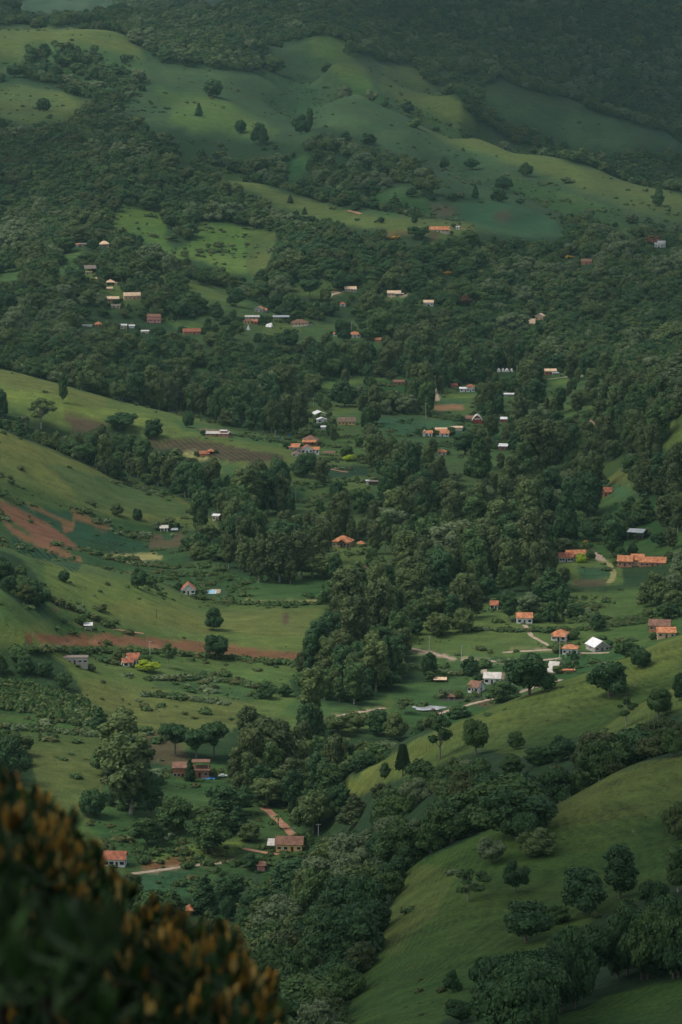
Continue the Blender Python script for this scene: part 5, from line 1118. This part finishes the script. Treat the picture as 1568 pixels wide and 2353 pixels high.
    p = at(478, 1783); s = p.y / FPX; V, F = [], []; box(V, F, -10*s, 10*s, -.4, .4, -.2, 2.6); o = mesh_obj('water_tank', V, F, noisy('pale_blue_sheet', (.42,.50,.54), (.55,.63,.67), 1), None, p); tag(o, 'pale blue sheet panel standing above the blue tarpaulin', 'panel')
    p = at(512, 1786); T = thing('parked_car', 'white car parked in front of the wood right of the brick ruin', 'car', p, R(10)); V, F = [], []; box(V, F, -2.1, 2.1, -.85, .85, .35, .9); V += [(-1.3,-.8,.9),(1.0,-.8,.9),(1.0,.8,.9),(-1.3,.8,.9),(-.9,-.65,1.45),(.6,-.65,1.45),(.6,.65,1.45),(-.9,.65,1.45)]; F += [[8,9,13,12],[9,10,14,13],[10,11,15,14],[11,8,12,15],[12,13,14,15]]
    o = mesh_obj('body', V, F, mat('white_car_paint', (.7,.7,.7), .3, .5), T); o.modifiers.new('b', 'BEVEL').width = .12
    for wx in (-1.3, 1.3):
        for wy in (-.8, .8): V, F = [], []; tube(V, F, (wx, wy - .1, .33), (wx, wy + .1, .33), .33, .33, 12); mesh_obj('wheel', V, F, mat('tyre', (.02,.02,.02), .9), T)
    # two blue barrels on the upper left field
    for u, v, w_ in ((643, 1008, 'left'), (665, 1003, 'middle'), (690, 1005, 'right')):
        p = at(u, v); V, F = [], []; tube(V, F, (0,0,0), (0,0,1.6), 1.1, 1.0, 12); o = mesh_obj('water_tank', V, F, mat('blue_tank', (.03,.10,.25), .5), None, p); tag(o, w_ + ' blue water tank standing on the green field above the brown field', 'tank', 'blue tanks on the upper left field')
# ------------------------------------------------------------------ wild trees
def grid_points(cell, ymin, ymax, amax, seed):
    rs = np.random.RandomState(seed); X, Y = [], []
    for y in np.arange(ymin, ymax, cell):
        xs = np.arange(-amax * y, amax * y, cell); X.append(xs + rs.uniform(-.42, .42, len(xs)) * cell); Y.append(np.full(len(xs), y) + rs.uniform(-.42, .42, len(xs)) * cell)
    return np.concatenate(X), np.concatenate(Y), rs
def zone_name(u, v, y):
    if v > 2000 and u > 960 and y < 760: return 'in lower right row', 'dark row of trees at the lower right'
    if y < 1250 and u > 860 and v < 2010: return 'in wooded hollow', 'trees of the wooded hollow behind the near pasture'
    if y < 1300 and v > 1840 and u < 1000: return 'in near left wood', 'trees of the near wood left of the steep pasture'
    if y < 950: return 'on near pasture', 'trees on the near pasture'
    if 1400 < v < 1700 and u > 600 and u < 960: return 'in central grove', 'trees of the tall grove in the centre'
    if 1560 < v < 1900 and 460 < u < 800: return 'in brownish grove', 'trees of the brownish grove'
    if u < 240 and v > 1250: return 'in left clump', 'trees of the left edge clumps'
    if v > 1780: return 'on scrubby slope', 'trees of the scrubby slope'
    if u > 1000 and v > 1340: return 'in scrub', 'trees of the scrub above the village'
    return 'in valley wood', 'trees of the valley wood'
def wild_trees():
    packs = []
    for cell, y0, y1, seed, hs in ((5.6, 560, 800, 9, 0), (8.6, 560, 1500, 1, 1.0), (9.8, 1500, 3000, 2, 1.0), (10.4, 3000, 5000, 3, 1.0), (12.5, 5000, 8200, 4, 1.05)):
        x, y, rs = grid_points(cell, y0, y1, .118, seed); packs.append((x, y, rs.uniform(0, 1, (len(x), 6)), np.full(len(x), hs)))
    x = np.concatenate([p[0] for p in packs]); y = np.concatenate([p[1] for p in packs]); r = np.concatenate([p[2] for p in packs]); extra = np.concatenate([p[3] for p in packs]) == 0
    z = hgt(x, y); u0, v0 = proj(x, y, z); h0 = 8.5 + 13 * r[:, 0] ** 2.3
    near = y < 1500
    h0 = np.where(near, 8.0 + 11 * r[:, 0] ** 2, h0); h0 = np.where(y > 4500, 10 + 10 * r[:, 0] ** 1.6, h0)
    um, vm = proj(x, y, z + h0 * .62)
    k = look(kin, um, vm, 2.0); d = look(den, um, vm, 1.2)
    pine = (k == 2); euc = (k == 1) & (r[:, 1] < .62)
    h = np.where(euc, h0 * 1.5, h0); h = np.where(pine, 14 + 5 * r[:, 0], h)
    um, vm = proj(x, y, z + h * .6); d = look(den, um, vm, 1.0); db = look(den, u0, v0 + 2, 1.0)
    clump = fbm(x / 45, y / 45, 77, 3) * .5 + .5
    gcv = _bil(GC, x, y); d = np.where((y > 2900) & (d < .2) & (look(scr, u0, v0, 1.0) > .03) & (gcv < -3.5) & (v0 < 560), .42, d)
    dm = np.where(d < .9, d * 2.0 * np.clip((clump - .28) * 2.4, 0, 1), d)
    ok = r[:, 2] < dm * .96
    hid = hidden(x, y, 0); dm = np.where(hid < 1.0, np.minimum(dm, np.where(db > .9, 1, db * 2.2)), dm)
    hidt = hidden(x, y, h)
    ok = r[:, 2] < dm * .96
    ok &= ~(extra & ~pine)
    ok &= (hidt < 3.0)                                      # the top must come into view or nearly so
    vt = proj(x, y, z + h * .97)[1]; ok &= (look(den, um, vt, 1.0) > .05) | (y < 1500) | (r[:, 3] > .82) | (vt < 0)
    ok &= ~((hid > h * .55) & (r[:, 3] > .75))
    em = (~pine) & (r[:, 5] > .955) & (y > 1400); h = np.where(em, h * 1.45, h)
    w = h * np.where(euc, .47, np.where(pine, .62, .98)) * (.72 + .5 * r[:, 4])
    su = FPX / y
    ulo, uhi, vlo, vhi = um - w * su * .42, um + w * su * .42, proj(x, y, z + h)[1], v0 - h * su * .12
    for (a, b, c, e, yy) in PROT:
        ok &= ~((y < yy + 4) & (uhi > a) & (ulo < b) & (vhi > c) & (vlo < e))
    for (tx, ty, tr) in TAKEN:
        ok &= (x - tx) ** 2 + (y - ty) ** 2 > (tr + 1.5) ** 2
    x, y, z, h, w, k, euc, pine, r, um, vm, v0 = [q[ok] for q in (x, y, z, h, w, k, euc, pine, r, um, vm, v0)]
    # tones follow stands of trees, with strays
    t = fbm(x / 90, y / 140, 91, 3) * .9 + (r[:, 5] - .5) * 1.1
    tone = np.where(t > .55, 4, np.where(t > .26, 2, np.where(t > -.16, 1, 0)))
    tone = np.where((t < -.60), 3, tone); tone = np.where(euc & (tone == 4), 2, tone); tone = np.where(euc & (t > .05) & (t < .3), 2, tone); tone = np.where(euc & (t >= .3), 3, tone); tone = np.where(pine, np.where(r[:, 5] > .9, 1, 0), tone)
    tn = ['dark', 'mid', 'olive', 'brown', 'pale']
    form = np.zeros(len(x), int)                             # index in FORMS
    FORMS = [('broad', i) for i in range(6)] + [('dome', i) for i in range(5)] + [('tall', i) for i in range(4)] + [('umbrella', 0), ('airy', 0), ('cone', 0), ('umbrella', 1), ('airy', 1)]
    q = (r[:, 4] * 997) % 1
    form = np.where(euc, 11 + (q * 4).astype(int), (q * 11).astype(int))
    form = np.where(pine, np.where(q < .35, 15, np.where(q < .6, 18, 8)), form); sp = (~euc) & (~pine) & (r[:, 1] > np.where((y > 1700) & (y < 3300), .965, .985)); form = np.where(sp, 17, form); form = np.where((~euc) & (~pine) & (r[:, 1] > .955) & ~sp, np.where(q < .5, 16, 19), form)
    size = np.where((um > -20) & (um < 1590) & (v0 > 10) & (vm < 2350), h * w / (y * y), 0)
    # out of view right under the bush: leave
    bushy = (vm > 1790 + um * .93) & (um < 600); size = np.where(bushy, 0, size)
    lim = {'e': 90, 'b': 190}
    adj = {0: 'dark green', 1: 'green', 2: 'olive green', 3: 'brownish', 4: 'pale green'}
    made = {}; single = np.zeros(len(x), bool); order = np.argsort(-size); cnt = {'e': 0, 'b': 0}
    for i in order:
        kk = 'e' if euc[i] else 'b'
        if size[i] <= 0 or cnt[kk] >= lim[kk]: continue
        cnt[kk] += 1; single[i] = True; kd, fi = FORMS[form[i]]; zn, gr = zone_name(um[i], v0[i], y[i])
        sz = 'tall ' if h[i] > (19 if euc[i] else 13) else ('low ' if h[i] < (15 if euc[i] else 10) else '')
        what = {'tall': 'eucalyptus', 'umbrella': 'flat crowned tree', 'cone': 'pointed tree', 'airy': 'open crowned tree', 'dome': 'round crowned tree', 'broad': 'broadleaf tree'}[kd]
        near = min(LAND, key=lambda q: (q[0] - um[i]) ** 2 + (q[1] - v0[i]) ** 2)
        side = ('above' if v0[i] < near[1] - 40 else 'below' if v0[i] > near[1] + 40 else ('left of' if um[i] < near[0] else 'right of'))
        lab = f"{sz if kd != 'airy' else ''}{adj[int(tone[i])]} {what} {zn}, {side} the {near[2]}"
        lab = ' '.join(lab.split()[:13])
        wd = PROTO[kd][fi][4] * h[i] / 10
        T = place_tree(kd, fi, tn[int(tone[i])], (x[i], y[i], z[i] - .2), h[i], w[i] / wd, r[i, 3] * 6.28, lab, group=gr, pale=bool(euc[i])); made.setdefault(lab, []).append((um[i], T))
    for lab, q in made.items():
        q.sort(key=lambda t: t[0])
        n_ = len(q); words = 'first second third fourth fifth sixth seventh eighth ninth tenth eleventh twelfth thirteenth fourteenth fifteenth sixteenth seventeenth eighteenth nineteenth twentieth'.split()
        if 3 < n_ <= 20:
            for i_, (_, T) in enumerate(q): T['label'] = ' '.join((words[i_] + ' from left, ' + lab).split()[:16])
        if len(q) in (2, 3):
            for w_, (_, T) in zip(('left of two, ', 'right of two, ') if len(q) == 2 else ('left of three, ', 'middle of three, ', 'right of three, '), q): T['label'] = ' '.join((w_ + lab).split()[:16])
    m = ~single
    for nm, sel, lab, cat in (('broadleaf_woodland', m & ~euc, 'dense mixed green woodland covering the far slopes and valley sides', 'woodland'), ('eucalyptus_woodland', m & euc, 'tall slender eucalyptus woods filling the valley floor', 'woodland')):
        fs = sorted(set((int(a), int(b)) for a, b in zip(form[sel], tone[sel]))); idx = {c: n for n, c in enumerate(fs)}
        coll = bpy.data.collections.new('forms_' + nm); prot = []
        for n, (a, b) in enumerate(fs):
            kd, fi = FORMS[a]; o = bpy.data.objects.new('%s_form_%03d' % (nm, n), joined_mesh(kd, fi, tn[b], kd == 'tall')); coll.objects.link(o); prot.append(PROTO[kd][fi][4])
        ii = np.array([idx[(int(a), int(b))] for a, b in zip(form[sel], tone[sel])]); wd = np.array(prot)[ii] * h[sel] / 10; ws = w[sel] / wd
        sc = np.stack([ws * h[sel] / 10, ws * h[sel] / 10, h[sel] / 10], 1)
        scatter(nm, lab, cat, np.stack([x[sel], y[sel], z[sel] - .2], 1), ii, r[sel, 3] * 6.28, sc, coll)
    print('wild trees', len(x), 'single', single.sum())
LAND = [(1010,530,'long orange roof'),(240,567,'uppermost hamlet house'),(690,745,'playing field'),(500,1000,'ruined grey shed'),(705,1035,'tiled cluster'),(1097,965,'red barn'),(788,1255,'house in the middle wood'),(1309,1288,'hedge field house'),
        (1475,1300,'very long orange roof'),(433,1364,'house with the pool'),(172,1525,'grey ruin'),(302,1531,'bright yellow green tree'),(440,1788,'brick ruin'),(660,1957,'yellow house'),(1290,1490,'twin poles'),(1275,1545,'A shaped cabin'),
        (1152,1572,'long farm shed'),(985,1630,'pond'),(926,1785,'araucaria'),(1210,2165,'large dark pasture tree'),(1128,1985,'pale crowned tree'),(1400,1600,'big leaning tree'),(1340,2100,'hollow tree group'),(640,1885,'red track'),(480,1480,'red soil strip'),(1185,1722,'lone spur tree'),(1517,1450,'brown roof'),(1137,1400,'small white cottage'),(1205,1433,'half hidden orange roof')]
def scatter(name, label, cat, pts, idx, rot, sc, coll):
    me = bpy.data.meshes.new(name); me.vertices.add(len(pts)); me.vertices.foreach_set('co', pts.astype(np.float32).ravel())
    a = me.attributes.new('form', 'INT', 'POINT'); a.data.foreach_set('value', idx.astype(np.int32))
    a = me.attributes.new('turn', 'FLOAT_VECTOR', 'POINT'); t = np.zeros((len(pts), 3), np.float32); t[:, 2] = rot; a.data.foreach_set('vector', t.ravel())
    a = me.attributes.new('size', 'FLOAT_VECTOR', 'POINT'); a.data.foreach_set('vector', sc.astype(np.float32).ravel()); me.update()
    o = bpy.data.objects.new(name, me); C.objects.link(o); tag(o, label, cat, kind='stuff')
    ng = bpy.data.node_groups.new(name + '_grow', 'GeometryNodeTree'); ng.interface.new_socket('Geometry', in_out='INPUT', socket_type='NodeSocketGeometry'); ng.interface.new_socket('Geometry', in_out='OUTPUT', socket_type='NodeSocketGeometry')
    n, l = ng.nodes, ng.links; gi = n.new('NodeGroupInput'); go = n.new('NodeGroupOutput'); ip = n.new('GeometryNodeInstanceOnPoints'); ci = n.new('GeometryNodeCollectionInfo'); ci.inputs['Collection'].default_value = coll; ci.inputs['Separate Children'].default_value = True; ci.inputs['Reset Children'].default_value = True
    def attr(nm, ty):
        x = n.new('GeometryNodeInputNamedAttribute'); x.data_type = ty; x.inputs['Name'].default_value = nm; return x.outputs[0]
    l.new(gi.outputs[0], ip.inputs['Points']); l.new(ci.outputs[0], ip.inputs['Instance']); ip.inputs['Pick Instance'].default_value = True
    l.new(attr('form', 'INT'), ip.inputs['Instance Index']); l.new(attr('turn', 'FLOAT_VECTOR'), ip.inputs['Rotation']); l.new(attr('size', 'FLOAT_VECTOR'), ip.inputs['Scale']); l.new(ip.outputs[0], go.inputs[0])
    md = o.modifiers.new('grow', 'NODES'); md.node_group = ng
    return o
def gardens():
    rs = random.Random(9); side = (('left of', -1, .2), ('right of', 1, .1), ('behind', .2, 1.0), ('in front of', -.25, -1.0))
    for (u, v, wpx, dep, lab, p) in HOUSES:
        s = p.y / FPX; short = ' '.join(lab.split()[:11])
        for nm, dx, dy in side:
            if rs.random() > (.62 if nm != 'in front of' else .5): continue
            fr = nm == 'in front of'; w = rs.uniform(3.5, 7.0) if not fr else rs.uniform(2.4, 4.0); h = w * rs.uniform(.8, 1.25) if not fr else rs.uniform(1.3, 2.1)
            x = p.x + dx * (wpx * s / 2 * (1.0 if not fr else rs.uniform(-1.6, 1.6)) + w * .42) * (1 if abs(dx) > .5 or fr else rs.uniform(-1.5, 1.5)); y = p.y + (dep * .5 if dy > .05 else 0) + dy * (w * .5 + (dep * .6 if nm == 'behind' else 0))
            if any(q.name.startswith('x') for q in ()): continue
            kd = rs.choice(['broad', 'dome', 'dome', 'shrub'] if not fr else ['shrub', 'shrub', 'bush']); tone = rs.choice(['dark', 'mid', 'mid', 'olive', 'pale']); i = rs.randrange(len(PROTO[kd]))
            L_ = {'dark': 'dark green', 'mid': 'green', 'olive': 'olive', 'pale': 'pale green'}[tone] + (' shrub ' if fr or kd == 'shrub' else ' garden tree ') + nm + ' the ' + short
            if L_ in USED: continue
            USED.add(L_); ws = w / (PROTO[kd][i][4] * h / 10)
            place_tree(kd, i, tone, (x, y, float(hgt(x, y)) - .1), h, ws, rs.uniform(0, 6), ' '.join(L_.split()[:16]), group='garden trees and shrubs around the houses')
            TAKEN.append((x, y, w * .4))
USED = set()
def undergrowth():
    x1, y1, rs = grid_points(4.0, 560, 2700, .112, 11); x2, y2, rs2 = grid_points(8.0, 2700, 5400, .112, 12)
    x = np.concatenate([x1, x2]); y = np.concatenate([y1, y2]); n = len(x); r = np.random.RandomState(13).uniform(0, 1, (n, 5)); z = hgt(x, y)
    u, v = proj(x, y, z); s = look(scr, u, v, 1.5); clump = np.clip((fbm(x / 34, y / 16, 41, 4) * .5 + .5 - .44) * 4.5, 0, 1.5)
    s = np.where(y < 480, 0, s); s = s * np.clip(1 - _bil(GC, x, y) / np.where(y > 2700, 4., 1.6), .25, 2.2); ok = (r[:, 0] < s * clump * .8) & (hidden(x, y, 1.5) < 1) & (look(den, u, v) < .9)
    h = np.where(y < 1200, .35 + 1.0 * r[:, 1] ** 3, .5 + 2.2 * r[:, 1] ** 3); h = np.where(y > 2700, 1.2 + 2.2 * r[:, 1] ** 3, h)
    su = FPX / y
    for (a, b, c, e, yy) in PROT: ok &= ~((y < yy + 4) & (u > a - 2) & (u < b + 2) & (v - h * su < e) & (v > c))
    x, y, z, r, h = x[ok], y[ok], z[ok], r[ok], h[ok]
    coll = bpy.data.collections.new('forms_undergrowth'); tones = ['tuft', 'tuft2', 'mid', 'tuft', 'tuft2', 'pale']
    for i, tn in enumerate(tones):
        o = bpy.data.objects.new('undergrowth_form_%d' % i, crown_mesh('bush', i % 2, tn)); coll.objects.link(o)
    t = np.clip(fbm(x / 80, y / 80, 61, 2) * .6 + .45 + (r[:, 2] - .5) * .9, 0, .999); idx = (t * 6).astype(int)
    sc = np.stack([h / 5 * (.8 + .8 * r[:, 3])] * 2 + [h / 6], 1)
    HX, HY = [], []
    for ln in ([(30,1493),(190,1497),(330,1500),(500,1512),(690,1528)], [(340,1562),(450,1560),(560,1572),(640,1592)], [(440,1374),(560,1388),(660,1390),(760,1388)], [(330,1598),(420,1606),(520,1618)], [(100,1372),(180,1405),(260,1443)], [(940,1530),(1000,1545),(1060,1552)], [(1160,1520),(1230,1524)], [(1000,1605),(1100,1603)], [(0,1672),(110,1680),(220,1690)], [(860,950),(960,952),(1060,968)], [(540,1000),(620,1012),(690,1025)], [(420,1560),(520,1552)], [(1100,1448),(1200,1452),(1330,1448),(1480,1432)]):
        for (a0, b0), (a1, b1) in zip(ln[:-1], ln[1:]):
            for q in np.linspace(0, 1, max(4, int(math.hypot(a1 - a0, b1 - b0) / 3.2))):
                if rs.rand() < .72: p = at(a0 + (a1 - a0) * q, b0 + (b1 - b0) * q + rs.uniform(-2, 2)); HX.append(p.x); HY.append(p.y)
    m = len(HX); x = np.concatenate([x, HX]); y = np.concatenate([y, HY]); z = hgt(x, y); r = np.concatenate([r, rs.uniform(0, 1, (m, 5))]); h = np.concatenate([h, rs.uniform(.9, 2.6, m)])
    t = np.clip(fbm(x / 80, y / 80, 61, 2) * .6 + .45 + (r[:, 2] - .5) * .9, 0, .999); idx = (t * 6).astype(int); sc = np.stack([h / 5 * (.8 + .8 * r[:, 3])] * 2 + [h / 6], 1)
    scatter('undergrowth', 'low shrubs, hedges and weed tufts dotted over the pastures', 'undergrowth', np.stack([x, y, z - .1], 1), idx, r[:, 4] * 6.28, sc, coll)
    # rows of banana-like plants on the left plot and crop rows
    P_, I_, S_, R_ = [], [], [], []; rs = np.random.RandomState(8)
    for j in range(9):
        for i in range(26):
            u = 5 + i * 9.2 + rs.uniform(-2, 2); v = 1572 + j * 9.5 + i * .9 + rs.uniform(-1, 1)
            if float(look(row, np.array(u), np.array(v))) < .3: continue
            p = at(u, v); hh = rs.uniform(2.0, 3.2); P_.append(tuple(p)); I_.append(rs.randint(0, 2)); S_.append((hh / 6, hh / 6, hh / 6)); R_.append(rs.uniform(0, 6))
    if P_:
        coll = bpy.data.collections.new('forms_plantation')
        for i, tn in enumerate(('mid', 'olive')):
            o = bpy.data.objects.new('plantation_form_%d' % i, crown_mesh('bush', i % 2, tn)); coll.objects.link(o)
        scatter('plantation', 'rows of leafy green plants on the plot at the left edge', 'plantation', np.array(P_), np.array(I_), np.array(R_), np.array(S_), coll)
    print('undergrowth', len(x))
# ------------------------------------------------------------------ out of focus bush in front of the camera
def foreground_bush():
    rs = np.random.RandomState(21); top = [(-160,1690),(0,1715),(50,1765),(130,1860),(200,1925),(260,1975),(320,2030),(380,2085),(450,2105),(520,2135),(570,2175),(605,2230),(630,2290),(645,2353),(660,2500)]
    tu = [p[0] for p in top]; tv = [p[1] for p in top]
    V, F, MI = [], [], []; leafV, leafF = [], []; centre = Vector(tuple((lambda a: (a[0] * 11 / a[1], 11.0, CAMZ + a[2] * 11 / a[1]))(ray(150, 2600)))); shoots = []
    n = 0
    while n < 1000:
        u = rs.uniform(-160, 650); Y = rs.uniform(8.2, 13.2); prof = np.interp(u, tu, tv) + ((Y - 11) / 2.2) ** 2 * 90 + 20 + 45 * abs(math.sin(u * .031) * math.sin(u * .013 + 1)); v = prof + (rs.rand() ** 1.6) * 620
        if v > 2620: continue
        if n < 14: u = rs.uniform(-20, 250); v = rs.uniform(2110, 2400); Y = rs.uniform(4.6, 6.4)
        elif u < 200 and Y > 11.5 and rs.rand() < .5: continue
        a, b, c = ray(u, v); p = np.array([a * Y / b, Y, CAMZ + c * Y / b]); n += 1; shoots.append(p)
        edge = (v - prof) < 75; shy = .5 if rs.rand() < .2 else .06
        ax = np.array([rs.uniform(-.35, .35), rs.uniform(-.5, .3), 1.0]); ax[0] += (u - 150) / 2200; ax /= np.linalg.norm(ax)
        nl = rs.randint(9, 15)
        for k in range(nl):
            an = k * 2.4 + rs.uniform(-.3, .3); t = k / nl; open_ = (.15 + .95 * (1 - t)) * rs.uniform(.7, 1.2)
            e1 = np.cross(ax, [0, 1, 0]); e1 /= np.linalg.norm(e1); e2 = np.cross(ax, e1); rd = e1 * math.cos(an) + e2 * math.sin(an)
            d = ax * math.cos(open_) + rd * math.sin(open_); sd_ = np.cross(d, rd); sd_ /= np.linalg.norm(sd_) + 1e-9; L = rs.uniform(.05, .09) * (.75 + .4 * (1 - t)); W = L * rs.uniform(.16, .22)
            q = p + ax * (t * .07 - .03); nb = len(V); up = np.cross(sd_, d)
            prof_ = ((0, .15), (.3, .8), (.6, 1.0), (.85, .55), (1.0, .04))
            for (s, wv) in prof_:
                cpt = q + d * L * s - up * L * .18 * s * s; V += [tuple(cpt - sd_ * W * wv + up * W * .35 * wv), tuple(cpt), tuple(cpt + sd_ * W * wv + up * W * .35 * wv)]
            rr = rs.rand(); young = t > .45 and ((edge and rr < .55) or rr < shy)
            mi = (0 if rs.rand() < .6 else 3) if n <= 14 else (1 if rs.rand() < .80 else 2) if young else (0 if rs.rand() < .84 else 3)
            for s in range(4):
                b0 = nb + s * 3; F += [[b0, b0 + 1, b0 + 4, b0 + 3], [b0 + 1, b0 + 2, b0 + 5, b0 + 4]]; MI += [mi, mi]
    ground_p = Vector((centre.x, 11.0, float(hgt(centre.x, 11.0))))
    T = thing('bush', 'blurred orange and green leaved bush filling the lower left foreground', 'bush', ground_p)
    me = bpy.data.meshes.new('foliage'); me.from_pydata([(p[0] - ground_p.x, p[1] - ground_p.y, p[2] - ground_p.z) for p in V], [], F)
    def lm(nm, c1, c2, tr=.2):
        m = leaf_mat(nm, c1, c2, tr); return m
    for m in (lm('old_leaf', (.010,.024,.010), (.030,.055,.018)), lm('young_leaf', (.075,.046,.012), (.42,.25,.045), .25), lm('golden_leaf', (.26,.18,.05), (.62,.45,.15), .25), lm('green_leaf', (.015,.045,.012), (.04,.09,.02))): me.materials.append(m)
    me.polygons.foreach_set('material_index', np.array(MI, np.int32)); me.update(); o = bpy.data.objects.new('foliage', me); C.objects.link(o); o.parent = T
    V, F = [], []; g = np.array(ground_p)
    tube(V, F, (0, 0, -.4), (.05, .1, 1.2), .09, .07, 8)
    for i in range(14, len(shoots), 5):
        e = shoots[i] - g; m = np.array([.05, .1, 1.2]) * .5 + e * .5 + rs.uniform(-.12, .12, 3); m[2] -= .15
        tube(V, F, (.05, .1, 1.0 + rs.uniform(0, .2)), m, .022, .014, 5); tube(V, F, m, e, .014, .006, 5)
    mesh_obj('branches', V, F, mat('dark_bark', (.02,.015,.01)), T)
# ------------------------------------------------------------------ air
def haze():
    V, F = [], []; box(V, F, -2600, 2600, -60, 9800, float(GZ.min()) - 4, 900); o = mesh_obj('haze', V, F); m = bpy.data.materials.new('haze'); m.use_nodes = True; n, l = m.node_tree.nodes, m.node_tree.links
    n.remove(n['Principled BSDF']); pv = n.new('ShaderNodeVolumePrincipled'); pv.inputs['Color'].default_value = (.50, .84, .78, 1); pv.inputs['Density'].default_value = HAZE; pv.inputs['Anisotropy'].default_value = .2; l.new(pv.outputs[0], n['Material Output'].inputs['Volume'])
    o.data.materials.append(m); tag(o, kind='stuff')
HAZE = 2.3e-5
buildings(); roads(); small_things(); poles(); gardens(); solo_trees(); wild_trees(); undergrowth(); foreground_bush(); haze()
